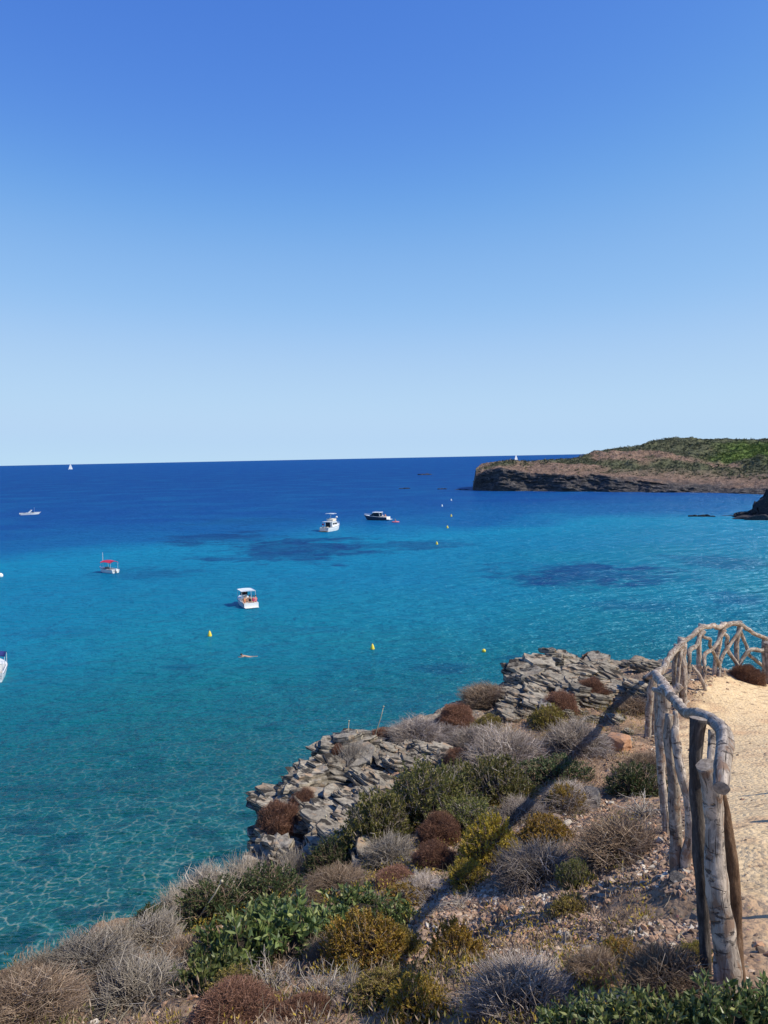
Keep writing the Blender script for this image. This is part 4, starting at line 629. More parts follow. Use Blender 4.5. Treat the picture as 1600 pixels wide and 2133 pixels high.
PLANTS = [
 # cushions
 ('cushion', 582, 1758, 100, 84, 'large reddish brown cushion bush hanging over the water at the left rock edge'),
 ('cushion', 634, 1688, 60, 36, 'small flat brown cushion on the pale slate just right of the leftmost cushion'),
 ('cushion', 950, 1512, 76, 40, 'brown cushion bush with a small orange stone in front, on the cliff edge'),
 ('cushion', 1236, 1378, 42, 20, 'dark brown cushion on top of the far rock tip'),
 ('cushion', 1200, 1384, 30, 12, 'low brown cushion left of the darker one on the far rock tip'),
 ('cushion', 1232, 1450, 70, 34, 'reddish cushion bush behind the far rock outcrop, nearest the long shadow'),
 ('cushion', 1168, 1482, 66, 38, 'brown cushion bush between far outcrop and golden shrub'),
 ('cushion', 918, 1752, 76, 50, 'brown cushion bush with a dark shaded left side below the big green bushes'),
 ('cushion', 905, 1802, 76, 42, 'brown cushion bush directly below another one in the slope middle'),
 ('cushion', 825, 1842, 84, 26, 'flat spreading brown cushion left of the two stacked cushions'),
 ('cushion', 488, 2140, 190, 62, 'broad reddish brown cushion at the bottom edge of the picture'),
 ('cushion', 636, 2128, 110, 44, 'smaller brown cushion beside the broad one at the bottom edge'),
 ('cushion', 955, 1602, 58, 40, 'dark brown cushion beside the tilted slate, left of the grey domes'),
 ('cushion', 1556, 1418, 60, 30, 'brown tangled cushion behind the last bay of the fence'),
 ('cushion', 704, 1578, 34, 24, 'tiny purple brown cushion on the slate edge above the water'),
 ('cushion', 800, 1540, 50, 20, 'little brown cushion on the cliff edge by the tall dry stalks'),
 # grey twig shrubs
 ('brownish', 1012, 1462, 110, 44, 'dark twiggy shrub on the skyline of the cliff left of the far outcrop'),
 ('grey', 868, 1540, 130, 50, 'grey twiggy shrub along the cliff edge behind the loose scree hollow'),
 ('grey', 930, 1540, 80, 36, 'low grey shrub right below the brown cushion on the cliff edge'),
 ('grey', 985, 1560, 130, 52, 'grey dome shrub above the tilted slate patch'),
 ('grey', 1052, 1598, 190, 92, 'largest grey dome shrub in the middle of the slope'),
 ('grey', 1196, 1566, 150, 78, 'grey dome shrub crossed by the long fence shadow'),
 ('brownish', 1345, 1612, 100, 50, 'brown twiggy shrub at the left foot of the far fence posts'),
 ('brownish', 1322, 1482, 90, 44, 'brown shrub behind the far fence posts on the pale ledges'),
 ('brownish', 1300, 1788, 210, 100, 'big brown twiggy shrub left of the middle fence posts'),
 ('grey', 1120, 1838, 180, 92, 'big purple grey shrub below the golden shrub on the slope'),
 ('pale', 812, 1800, 130, 62, 'pale grey dry shrub between the green bushes and the cushions'),
 ('brownish', 700, 1862, 170, 54, 'brown grey shrub above the broad green leaves'),
 ('grey', 880, 1868, 110, 46, 'small grey shrub at the foot of the stacked cushions'),
 ('grey', 1090, 2110, 240, 130, 'big grey dry shrub at the bottom middle of the picture'),
 ('brownish', 1390, 2070, 210, 120, 'brown shrub just left of the near fence post'),
 ('brownish', 1240, 2050, 130, 80, 'brown grey shrub between the scree and the bottom leaves'),
 ('brownish', 60, 2120, 240, 100, 'brown dry shrub in the bottom left corner'),
 ('pale', 190, 2035, 200, 90, 'dry pale shrub on the left cliff edge'),
 ('pale', 315, 1972, 150, 76, 'dry shrub on the left cliff edge by the dark green patch'),
 ('pale', 290, 2100, 230, 100, 'pale dead looking shrub in the lower left foreground'),
 ('brownish', 395, 2010, 150, 70, 'brownish dry shrub left of the broad green leaves'),
 ('pale', 430, 1872, 150, 62, 'dry fringe shrub on the cliff edge above the left water'),
 ('brownish', 690, 2005, 120, 60, 'brown twiggy shrub between the broad leaves and the golden shrub'),
 ('brownish', 800, 1925, 120, 46, 'low brownish shrub between the broad leaves and the rubble'),
 ('grey', 1180, 1680, 130, 56, 'grey shrub in the shade above the small cream stone'),
 ('grey', 1085, 1712, 120, 56, 'grey shrub below the right hand green bushes'),
 ('brownish', 1000, 1790, 90, 40, 'brown twiggy shrub left of the upper golden shrub'),
 ('brownish', 40, 2062, 130, 50, 'low brown shrub at the very left cliff edge'),
 # green bushes
 ('green', 788, 1760, 150, 104, 'green bush nearest the slate on the left of the green row'),
 ('dark', 690, 1812, 110, 58, 'dark green low bush at the foot of the slate rocks'),
 ('green', 895, 1706, 170, 100, 'large green bush in the middle of the green row'),
 ('green', 1035, 1668, 160, 84, 'green bush at the right end of the green row'),
 ('green', 965, 1660, 110, 70, 'green bush behind the middle of the green row'),
 ('dark', 1160, 1630, 150, 50, 'dull green low bush below the orange boulders'),
 ('dark', 1325, 1652, 120, 60, 'dark green bush in shade left of the fence'),
 ('green', 975, 1722, 120, 56, 'yellowish green bush under the green row'),
 ('dark', 555, 1888, 170, 72, 'dark green spiky bush on the cliff edge left of the slate'),
 ('dark', 440, 1910, 150, 70, 'dark green bush mixed with dry stems on the left edge'),
 ('dark', 318, 1930, 90, 42, 'small dark green patch on the left cliff edge'),
 ('green', 1200, 1848, 70, 48, 'small green shrub on the scree above the brown block'),
 # golden / olive
 ('olive', 1142, 1515, 74, 42, 'olive yellow shrub between the grey domes and the far cushion'),
 ('olive', 1014, 1526, 66, 32, 'olive shrub on top of the grey dome shrubs'),
 ('yellow', 1030, 1806, 112, 84, 'bright golden shrub on the slope crossed by the rail shadow'),
 ('yellow', 975, 1838, 70, 36, 'low golden shrub left below the bright golden one'),
 ('yellow', 1140, 1752, 100, 38, 'golden shrub above the purple grey shrub'),
 ('yellow', 948, 2022, 116, 84, 'round golden shrub on the lower rubble'),
 ('yellow', 868, 2122, 112, 66, 'lowest golden shrub at the bottom edge'),
 ('yellow', 765, 2010, 160, 84, 'golden shrub above the bare white branches'),
 ('olive', 838, 1995, 86, 62, 'olive gold shrub right of the golden one above the branches'),
 ('yellow', 845, 1890, 100, 34, 'low golden patch under the small grey shrub'),
 ('olive', 1190, 1905, 80, 32, 'olive shrub beside the brown block on the scree'),
 ('yellow', 1172, 1690, 74, 44, 'rusty golden shrub in front of the shaded dark boulder'),
 ('olive', 145, 2010, 66, 40, 'olive tuft among the dry shrubs at the left edge'),
 ('yellow', 1290, 2000, 80, 34, 'orange gold shrub top behind the brown shrub near the fence'),
 ('olive', 800, 2075, 120, 50, 'olive shrub in the long shadow near the bottom'),
 ('olive', 500, 2075, 110, 46, 'olive shrub under the broad leaves by the broad cushion'),
 ('olive', 1450, 2010, 70, 44, 'olive orange shrub touching the near fence post'),
 # broad leaves
 ('broad', 620, 1985, 271, 103, 'broad leaved green shrub in the centre of the left foreground'),
 ('broad', 500, 2015, 236, 112, 'broad leaved green shrub left of the central one'),
 ('broad', 745, 1925, 200, 73, 'broad leaved green shrub at the upper right of the leaf patch'),
 ('broad', 440, 2072, 177, 89, 'broad leaved shrub at the lower left of the leaf patch'),
 ('broad', 570, 1935, 177, 60, 'broad leaved shrub along the back of the leaf patch'),
 ('broad', 1200, 2170, 200, 73, 'broad leaved plant at the bottom edge below the big grey shrub'),
 ('broad', 1310, 2170, 224, 82, 'broad leaved plant at the bottom edge in front of the pale stone'),
 ('broad', 1420, 2168, 224, 94, 'broad leaved plant at the bottom edge left of the near post foot'),
 ('broad', 1525, 2166, 224, 96, 'broad leaved plant covering the foot of the near fence post'),
 ('broad', 1625, 2162, 200, 98, 'broad leaved plant in the bottom right corner'),
 ('broad', 690, 1965, 150, 60, 'broad leaved shrub right of the central one below the twiggy shrub'),
 ('broad', 830, 1930, 90, 46, 'small broad leaved shrub at the right end of the leaf patch'),
 # bare branches
 ('branch', 670, 2085, 190, 84, 'bare whitish branches spreading above the small bottom cushion'),
 ('branch', 560, 2072, 150, 90, 'bare pale branches under the broad leaved shrubs'),
 ('branch', 735, 2080, 120, 80, 'bare forked branch reaching up into the golden shrub'),
 ('branch', 905, 1905, 90, 40, 'dead pale branches lying above the rubble patch'),
 ('branch', 1340, 1700, 130, 50, 'dead twigs tangled beside the middle fence posts'),
 ('branch', 1070, 1860, 70, 36, 'small bare branches at the foot of the purple grey shrub'),
 ('branch', 960, 1890, 90, 40, 'grey bare branches right below the low golden shrub'),
 ('branch', 880, 1845, 80, 36, 'white dead twigs beside the spreading cushion'),
 ('branch', 1020, 2105, 120, 70, 'bare grey branches at the left of the big bottom shrub'),
 ('branch', 260, 2110, 160, 70, 'bare arching branches in the lower left foreground'),
 # grass tufts
 ('tuft', 505, 1840, 130, 52, 'dry grass tuft on the edge left of the leftmost cushion'),
 ('tuft', 240, 1975, 120, 50, 'dry grass tuft on the left cliff edge'),
 ('tuft', 90, 2030, 120, 46, 'dry grass tuft near the left picture edge'),
 ('tuft', 370, 1900, 110, 50, 'dry grass tuft above the left dark green bushes'),
 ('tuft', 610, 1830, 70, 60, 'dry grass tuft at the foot of the slate rocks'),
 ('tuft', 735, 1590, 70, 46, 'dry grass tuft among the slate by the tall stalks'),
]
for a in PLANTS: plant(*a)
# tall dry flower stalks on the edge
STALK = plain('dry_stalk', (.46, .40, .28), .8, .1)
def stalk(px, py, tx, ty, label):
    p = hit(px, py); q_ = atY(tx, ty, p.y); e = empty('flower_stalk', p); tag(e, label, 'stalk', 'tall dry flower stalks'); v = q_ - p; m = MB(); m.tube([(0, 0, -.05), tuple(v * .35 + Vector((.01, 0, 0))), tuple(v * .7 + Vector((.012, 0, 0))), tuple(v)], [.008, .007, .006, .005], 5); m.build('stem', STALK, e, True)
    h = MB(); h.lathe([(0, -.012), (.010, -.008), (.014, .002), (.010, .011), (0, .015)], tuple(v), 8); h.build('seed_head', STALK, e, True)
stalk(716, 1572, 727, 1502, 'tall dry stalk with seed head on the slate edge, left of two'); stalk(776, 1545, 799, 1472, 'tallest leaning dry stalk with seed head above the cliff edge'); stalk(797, 1660, 804, 1632, 'short dry stalk standing before the green bush'); stalk(682, 1760, 679, 1700, 'thin dry stalk in front of the pale slate'); stalk(400, 1930, 462, 1836, 'long thin stalk leaning across the left green bushes')
# low dry growth between the shrubs
N = 15000; r = np.random.default_rng(23); sx = r.uniform(-4, 6, N); sy = r.uniform(2.4, 13, N); d, _, _ = edge_dist(sx, sy); ps = path_side(sx, sy); keep = (d < -.02) & (ps < -.12) & (fbm(sx * 1.1, sy * 1.1, 3, 29) > .47) & (rockmask(sx, sy) < .5); sx, sy = sx[keep], sy[keep]; n = len(sx); b = np.c_[sx, sy, Hz(sx, sy) - .01]
dr = unit(np.c_[r.normal(size=(n, 2)) * .7, r.uniform(.3, 1, n)]); L = r.uniform(.05, .17, (n, 1)); tip = b + dr * L; mid = (b + tip) / 2 + r.normal(size=(n, 3)) * .012; V, Fq = tubes(np.stack([b, mid, tip], 1), np.tile(np.array([[.0024, .002, .0008]]), (n, 1)), 3)
tag(link('dry_ground_cover', mesh(V, [Fq], twigmat('ground_cover', [(0, (.12, .09, .06)), (.5, (.24, .18, .12)), (.8, (.36, .30, .22)), (1, (.16, .15, .06))]), True)), 'low dry grass and twigs between the shrubs', 'ground cover', kind='stuff')

# low mixed scrub that knits the shrubs together
def litter(nm, lab, mat, seed, n, thr, off, L, W, per=22):
    r = np.random.default_rng(seed); sx = r.uniform(-4, 5.5, n * 6); sy = r.uniform(2.4, 12.5, n * 6); d, _, _ = edge_dist(sx, sy); ps = path_side(sx, sy); keep = (d < -.05) & (ps < -.22) & (fbm(sx * .9 + off, sy * .9 - off, 3, seed) > thr) & (rockmask(sx, sy) < .35); sx, sy = sx[keep][:n], sy[keep][:n]; k = len(sx)
    c0 = np.c_[sx, sy, Hz(sx, sy)]; sz = r.uniform(.5, 1.2, k) * .11; d0 = dome_pts(r, k * per, .1) * r.uniform(.3, 1, (k * per, 1)); base = np.repeat(c0, per, 0) + d0 * np.repeat(sz, per)[:, None]; dr = unit(d0 + np.array([0, 0, .5]) + r.normal(size=d0.shape) * .4); lv = leaves(r, base, dr, L, W); tag(link(nm, mesh(lv[0], [lv[1]], mat, False)), lab, 'scrub', kind='stuff')
litter('golden_low_scrub', 'sparse low golden growth between the shrubs', YELL, 41, 800, .52, 3.0, .022, .004); litter('green_low_scrub', 'sparse low green growth between the shrubs', GREENL, 43, 700, .52, 9.0, .024, .004); litter('brown_low_scrub', 'sparse low brown growth between the shrubs', BROWNT, 45, 1400, .46, 15.0, .04, .003)
# ------------------------------------------------------------------ people (small, far away)
SKIN = plain('skin', (.55, .33, .22), .6, .3); HAIRD = plain('dark_hair', (.03, .02, .015), .7); HAIRB = plain('brown_hair', (.12, .07, .035), .7)
def skin_mesh(J, E, rad, root):
    me = bpy.data.meshes.new('body'); me.from_pydata(J, E, []); o = bpy.data.objects.new('tmp', me); col.objects.link(o); o.modifiers.new('s', 'SKIN'); sv = me.skin_vertices[0].data
    for i, q_ in enumerate(rad): sv[i].radius = (q_, q_); sv[i].use_root = (i == root)
    m2 = o.modifiers.new('ss', 'SUBSURF'); m2.levels = 1; m2.render_levels = 1; dg = bpy.context.evaluated_depsgraph_get(); ev = o.evaluated_get(dg); out = bpy.data.meshes.new_from_object(ev); bpy.data.objects.remove(o); out.materials.clear(); out.materials.append(SKIN)
    for p in out.polygons: p.use_smooth = True
    return out
EDG = [(0, 1), (1, 2), (2, 3), (3, 4), (2, 5), (5, 6), (6, 7), (2, 8), (8, 9), (9, 10), (0, 11), (11, 12), (12, 13), (13, 14), (0, 15), (15, 16), (16, 17), (17, 18)]
RAD = [.14, .13, .12, .055, .10, .06, .045, .035, .06, .045, .035, .09, .065, .045, .035, .09, .065, .045, .035]
def person_meshes(pose):
    if pose == 'sit': J = [(0, 0, .12), (-.02, 0, .36), (-.03, 0, .56), (-.02, 0, .70), (0, 0, .82), (-.03, .20, .54), (.06, .26, .30), (.25, .20, .20), (-.03, -.20, .54), (.06, -.26, .30), (.25, -.20, .20), (.10, .10, .10), (.46, .12, .14), (.50, .12, -.28), (.62, .12, -.32), (.10, -.10, .10), (.46, -.12, .14), (.50, -.12, -.28), (.62, -.12, -.32)]
    else: J = [(0, 0, -.06), (.25, 0, -.02), (.45, 0, .02), (.58, 0, .09), (.68, 0, .15), (.45, .20, .0), (.72, .26, -.06), (.95, .16, -.04), (.45, -.20, .0), (.70, -.30, -.06), (.88, -.40, -.05), (-.08, .10, -.08), (-.48, .14, -.10), (-.86, .12, -.10), (-1.02, .12, -.08), (-.08, -.10, -.08), (-.48, -.14, -.08), (-.86, -.13, -.05), (-1.02, -.13, -.03)]
    b = skin_mesh(J, EDG, RAD, 0); hx, hy, hz = J[4]; h = MB(); h.lathe([(0, -.02), (.098, -.01), (.112, .05), (.08, .11), (0, .13)], (hx - .02, hy, hz + .01), 12); cl = MB()
    a, c_ = J[0], J[2]; cl.tube([tuple(np.array(a) + (np.array(c_) - np.array(a)) * u) for u in (-.15, .2, .6, 1.05)], [.19, .175, .18, .13], 10); return b, mesh(np.concatenate(h.V), [np.concatenate(h.F)], None, True, name='hair'), mesh(np.concatenate(cl.V), [np.concatenate([f for f in cl.F if f.shape[1] == 3]), np.concatenate([f for f in cl.F if f.shape[1] == 4])], None, True, name='clothing')
PM_ = {k: person_meshes(k) for k in ('sit', 'swim')}
for k in PM_: PM_[k][1].materials.append(HAIRD); PM_[k][2].materials.append(SKIN)
def person(pose, loc, rz, cloth, label, hair=HAIRD, group=None):
    e = empty('person', loc, rz); tag(e, label, 'person', group); b, h, c_ = PM_[pose]; link('body', b, None, e)
    for nm, me, mt in (('hair', h, hair), ('clothing', c_, cloth)):
        if mt is None: continue
        o = link(nm, me, None, e); o.material_slots[0].link = 'OBJECT'; o.material_slots[0].material = mt
    return e
# ------------------------------------------------------------------ boats
WHITE = plain('white_gelcoat', (.80, .79, .76), .25, .5, .02); NAVY = plain('dark_hull_paint', (.035, .05, .075), .25, .5); TINT = plain('tinted_window', (.012, .014, .018), .08, .6); REDC = plain('red_canvas', (.52, .035, .08), .8, .1); BLUEC = plain('blue_canvas', (.035, .045, .17), .8, .1); STEEL = plain('steel_tube', (.62, .63, .64), .3, .6); GREYP = plain('grey_plastic', (.16, .17, .18), .5); TEAK = plain('teak', (.36, .24, .14), .7); CREAM = plain('cream_cushion', (.70, .62, .50), .8, .1); RUB = plain('rubbing_strake', (.10, .13, .15), .5); YEL = plain('yellow_buoy', (.80, .62, .06), .45); PINK = plain('pink_inflatable', (.75, .17, .20), .4); ORN = plain('orange_cloth', (.70, .25, .10), .8); MAG = plain('magenta_cloth', (.48, .05, .14), .8); BLK = plain('black_cloth', (.02, .02, .025), .8); WCL = plain('white_cloth', (.75, .74, .72), .8)
def hull(parent, L, B, fs, fb, draft, mat, cockpit, deckmat=WHITE, strake=True, floor=.28):
    ns = 22; S = np.linspace(0, 1, ns); bb = B / 2 * np.clip(1 - np.clip((S - .5) / .5, 0, 1) ** 2.1, .02, 1) * (1 - .10 * np.clip(1 - S / .5, 0, 1)); sh = fs + (fb - fs) * S ** 1.8; kz = -draft + (draft + .55 * fb) * np.clip((S - .78) / .22, 0, 1) ** 2; X = (S - .5) * L; cz_ = np.maximum(kz + .02, -.08 + .30 * fb * S ** 3); rake = .16 * L * np.clip((S - .7) / .3, 0, 1) ** 2
    rows = [np.c_[X - rake * .55, np.zeros(ns), kz], np.c_[X - rake * .35, bb * .80, cz_], np.c_[X, bb * .95, cz_ * .4 + sh * .6], np.c_[X + rake * .12, bb, sh], np.c_[X + rake * .10, np.maximum(bb - .10, .01), sh + .015]]
    V = []; F = []
    for sgn in (1, -1):
        o = len(V) * ns
        for rw in rows: V.append(rw * np.array([1, sgn, 1]))
        for k in range(len(rows) - 1):
            for i in range(ns - 1):
                a_, b_, c_, d_ = o + k * ns + i, o + k * ns + i + 1, o + (k + 1) * ns + i + 1, o + (k + 1) * ns + i; F.append([a_, b_, c_, d_] if sgn < 0 else [a_, d_, c_, b_])
    V = np.concatenate(V); n1 = 5 * ns; Ft = []
    for k in range(4): a_, b_ = k * ns, (k + 1) * ns; Ft.append([a_, b_, n1 + b_, n1 + a_])
    link('hull', mesh(V, [np.array(F + Ft)], mat, False), None, parent)
    m = MB(); i0 = int(cockpit * (ns - 1)); inn = np.maximum(bb - .10, .01); zz = sh + .012; xx = X + rake * .10
    vd = np.concatenate([np.c_[xx, inn, zz], np.c_[xx, np.zeros(ns), zz + .05 * bb], np.c_[xx, -inn, zz]]); m.add(vd, [[[i, ns + i, ns + i + 1, i + 1] for i in range(i0, ns - 1)] + [[ns + i, 2 * ns + i, 2 * ns + i + 1, ns + i + 1] for i in range(i0, ns - 1)]]); m.build('foredeck', deckmat, parent)
    if i0 > 0:
        m = MB(); k = i0 + 1; v = np.concatenate([np.c_[xx[:k], inn[:k], zz[:k]], np.c_[xx[:k], inn[:k] * .96, np.full(k, floor)], np.c_[xx[:k], -inn[:k] * .96, np.full(k, floor)], np.c_[xx[:k], -inn[:k], zz[:k]]]); f = [[r_ * k + i, r_ * k + i + 1, (r_ + 1) * k + i + 1, (r_ + 1) * k + i] for r_ in range(3) for i in range(k - 1)]; f += [[0, k, 2 * k, 3 * k], [k - 1, 2 * k - 1, 3 * k - 1, 4 * k - 1]]; m.add(v, [f]); m.build('cockpit', deckmat, parent)
    if strake:
        for sgn in (1, -1): m = MB(); m.tube(np.c_[X + rake * .10, sgn * (bb + .015), sh - .06], .03, 5); m.build('rubbing_strake', RUB, parent)
    return X, bb, sh
def boat(name, px, py, theta, label, cat='boat', group='boats moored in the bay'):
    p = atZ(px, py); los = math.atan2(p.x, p.y); h = los + R(theta); e = empty(name, (p.x, p.y, 0), math.pi / 2 - h); tag(e, label, cat, group); return e
def W_(e, v): return e.matrix_basis @ Vector(v)
def outboard(e, x, y=0, col_=GREYP, s=1.0):
    m = MB(); m.box((x - .28 * s, y, .62 * s), (.42 * s, .34 * s, .5 * s), (.7, .8)); o = m.build('outboard_motor', col_, e); l = MB(); l.box((x - .25 * s, y, .12 * s), (.16 * s, .12 * s, .8 * s)); l.build('motor_leg', GREYP, o)
def frame(e, pts_list, r_=.025, nm='canopy_frame', mt=STEEL):
    for pts in pts_list: m = MB(); m.tube(pts, r_, 6); m.build(nm, mt, e)
def canopy(e, x0, x1, wy, z, mt, crown=.14, nm='canopy', th=.05):
    nx, ny = 7, 7; xs = np.linspace(x0, x1, nx); ys = np.linspace(-wy / 2, wy / 2, ny); Xg, Yg = np.meshgrid(xs, ys); Zg = z + crown * (1 - (Yg / (wy / 2)) ** 2) + crown * .5 * (1 - ((Xg - (x0 + x1) / 2) / ((x1 - x0) / 2)) ** 2); top = np.c_[Xg.ravel(), Yg.ravel(), Zg.ravel()]; bot = top - np.array([0, 0, th]); i = np.arange(nx * ny).reshape(ny, nx); q1 = np.stack([i[:-1, :-1], i[:-1, 1:], i[1:, 1:], i[1:, :-1]], -1).reshape(-1, 4); q2 = q1[:, ::-1] + nx * ny; ring = np.r_[i[0, :], i[1:, -1], i[-1, -2::-1], i[-2:0:-1, 0]]; q3 = [[ring[k], ring[(k + 1) % len(ring)], ring[(k + 1) % len(ring)] + nx * ny, ring[k] + nx * ny] for k in range(len(ring))]
    m = MB(); m.add(np.concatenate([top, bot]), [np.concatenate([q1, q2, np.array(q3)])]); return m.build(nm, mt, e, True)
def railing(e, X, bb, sh, s0=.55, h=.55):
    k0 = int(s0 * len(X)); pts = [(X[i], bb[i] * .92, sh[i] + h) for i in range(k0, len(X))] + [(X[i], -bb[i] * .92, sh[i] + h) for i in range(len(X) - 1, k0 - 1, -1)]; m = MB(); m.tube(pts, .018, 5)
    for i in range(k0, len(X), 3):
        for sg in (1, -1): m.tube([(X[i], sg * bb[i] * .92, sh[i]), (X[i], sg * bb[i] * .92, sh[i] + h)], .015, 5)
    m.build('bow_rail', STEEL, e)

# 1 cabin cruiser with flybridge, stern towards the viewer
b = boat('cabin_cruiser', 691, 1105, 30, 'white cabin cruiser with flybridge and red flag, stern towards the cliff'); X, bb, sh = hull(b, 8.4, 3.2, 1.15, 1.75, .55, WHITE, .34, floor=.45)
m = MB(); m.prism([(-1.55, 1.0), (1.8, 1.4), (1.2, 2.45), (-1.55, 2.55)], -1.12, 1.12); cb = m.build('cabin', WHITE, b)
for sg in (1, -1):
    for xa, xb in ((-1.2, -.4), (-.25, .45), (.6, 1.15)): m = MB(); m.box(((xa + xb) / 2, sg * 1.13, 1.98), (xb - xa, .03, .5)); m.build('window', TINT, cb)
m = MB(); m.prism([(1.22, 2.4), (1.76, 1.5), (1.80, 1.5), (1.26, 2.4)], -.95, .95); m.build('windscreen', TINT, cb); m = MB(); m.box((-1.58, .15, 1.65), (.04, 1.5, 1.5)); m.build('aft_doorway', TINT, cb)
m = MB(); m.box((-1.2, 0, 2.62), (3.3, 2.5, .10)); m.box((-2.55, 0, 2.60), (.9, 2.5, .08)); m.build('roof', WHITE, b)
m = MB(); m.prism([(-.9, 2.68), (.9, 2.68), (1.15, 3.15), (.6, 3.4), (-.9, 3.2)], -.95, .95); m.build('flybridge', CREAM, b); frame(b, [[(-2.7, s_ * 1.15, 1.2), (-2.7, s_ * 1.15, 2.6)] for s_ in (1, -1)], .035, 'roof_post'); frame(b, [[(-1.0, s_ * 1.0, 2.68), (-1.1, s_ * 1.0, 3.3), (-.2, s_ * 1.05, 3.42), (.9, s_ * .95, 3.4)] for s_ in (1, -1)], .03, 'guard_rail')
canopy(b, -1.3, .9, 2.5, 4.75, WHITE, .08, 'sun_top', .08); frame(b, [[(-.3, 0, 3.2), (-.3, 0, 4.8)], [(-.3, 0, 4.3), (-1.0, 0, 4.75)], [(-.3, 0, 4.3), (.5, 0, 4.75)]], .05, 'sun_top_post')
m = MB(); m.tube([(1.9, -.6, 1.6), (1.9, -.6, 3.5)], .04, 6); m.build('radar_mast', STEEL, b); m = MB(); m.lathe([(0, 0), (.28, .02), (.30, .2), (.22, .42), (0, .5)], (1.9, -.6, 3.45), 12); m.build('radar_dome', WHITE, b, True)
m = MB(); m.box((-2.6, .25, .95), (.6, 1.2, .5)); m.build('stern_seat', CREAM, b); m = MB(); m.box((-4.45, 0, .22), (.8, 2.6, .10)); m.build('swim_platform', TEAK, b); m = MB(); m.tube([(-4.0, .5, 1.1), (-4.3, .5, 2.3)], .025, 5); m.build('flag_staff', STEEL, b); m = MB(); m.box((-4.32, .2, 2.05), (.04, .6, .42)); m.build('flag', REDC, b); railing(b, X, bb, sh)
# 2 dark hulled sport cruiser
b = boat('sport_cruiser', 784, 1083, -62, 'dark hulled sport cruiser with white hardtop and tinted windows, bow to the left'); X, bb, sh = hull(b, 8.8, 2.9, 1.05, 1.65, .5, NAVY, .40, floor=.5)
m = MB(); m.prism([(-1.4, 1.15), (1.9, 1.45), (.5, 2.35), (-1.4, 2.45)], -1.05, 1.05); c_ = m.build('wheelhouse', TINT, b); m = MB(); m.box((-.5, 0, 2.52), (2.9, 2.3, .12), (.94, .9)); m.build('hardtop', WHITE, b); frame(b, [[(1.9, s_ * 1.02, 1.45), (.5, s_ * 1.02, 2.45)] for s_ in (1, -1)] + [[(-1.9, s_ * 1.05, 1.1), (-1.5, s_ * 1.0, 2.5)] for s_ in (1, -1)], .05, 'hardtop_post', WHITE)
m = MB(); m.box((-2.9, 0, .95), (1.7, 2.3, .35)); m.build('sun_pad', CREAM, b); m = MB(); m.box((-4.75, 0, .28), (.9, 2.5, .12)); m.build('swim_platform', WHITE, b); m = MB(); m.box((-4.38, 0, .75), (.08, 2.6, .75)); m.build('transom', WHITE, b); railing(b, X, bb, sh, .5, .4)
for sg in (1, -1): m = MB(); m.tube(np.c_[X, sg * (bb + .02), sh - .04], .05, 5); m.build('gunwale', WHITE, b)
for k, (x, y) in enumerate([(-2.6, .5), (-3.1, -.4)]): person('sit', W_(b, (x, y, 1.1)), b.rotation_euler.z + 2.4, ORN if k else WCL, ['person in white sitting on the sport cruiser stern', 'person in orange sitting on the sport cruiser stern'][k], HAIRB)
# 3 pink float behind it
p = atZ(824, 1088); e = empty('inflatable_raft', (p.x, p.y, 0), .2); tag(e, 'pink inflatable raft floating behind the sport cruiser', 'raft'); m = MB(); a = np.linspace(0, 2 * math.pi, 25); m.tube(np.c_[1.05 * np.cos(a), .5 * np.sin(a), np.full(25, .14)], .17, 8, False); m.build('float_tube', PINK, e, True); m = MB(); m.box((0, 0, .08), (1.9, .8, .08)); m.build('float_floor', PINK, e); person('sit', (p.x, p.y, .16), .4, PINK, 'person in pink sitting in the inflatable raft', HAIRB)
# 4 red canopy boat
b = boat('canopy_boat', 225, 1192, -38, 'small white boat with red sun canopy and short white mast'); X, bb, sh = hull(b, 4.4, 1.8, .62, .95, .3, WHITE, .72, floor=.18)
canopy(b, -1.9, 1.0, 1.8, 1.85, REDC, .30); frame(b, [[(x, s_ * .80, .7), (x, s_ * .82, 1.98)] for x in (-1.8, .9) for s_ in (1, -1)]); m = MB(); m.tube([(1.3, 0, .9), (1.3, 0, 3.6)], [.04, .03], 6); m.build('mast', WHITE, b); m = MB(); m.box((.1, 0, .62), (.6, .5, .75)); m.build('console', GREYP, b); m = MB(); m.box((-1.5, 0, .42), (.5, 1.4, .3)); m.build('bench', WHITE, b); m = MB(); m.box((.95, 0, .5), (.5, 1.2, .3)); m.build('bench', GREYP, b); outboard(b, -2.15, 0, WHITE, .9)
# 5 white canopy boat with bathers
b = boat('day_boat', 513, 1260, -14, 'open white motor boat with white canopy and people sitting aboard'); X, bb, sh = hull(b, 5.6, 2.2, .72, 1.05, .35, WHITE, .70, floor=.22)
canopy(b, -1.6, 1.0, 2.0, 2.15, WHITE, .06); frame(b, [[(x, s_ * .98, .75), (x, s_ * .95, 2.17)] for x in (-1.5, .9) for s_ in (1, -1)]); m = MB(); m.box((.9, 0, .8), (.5, .7, 1.0), (.8, .9)); m.build('console', WHITE, b); m = MB(); m.prism([(1.0, 1.2), (1.3, 1.2), (1.05, 1.7), (1.0, 1.7)], -.5, .5); m.build('windscreen', TINT, b); m = MB(); m.box((-2.4, 0, .5), (.5, 1.9, .35)); m.build('bench', CREAM, b); m = MB(); m.box((-2.98, 0, .12), (.5, 1.9, .08)); m.build('swim_platform', WHITE, b); m = MB(); m.box((-2.82, 0, .42), (.08, 1.98, .62)); m.build('transom', WHITE, b)
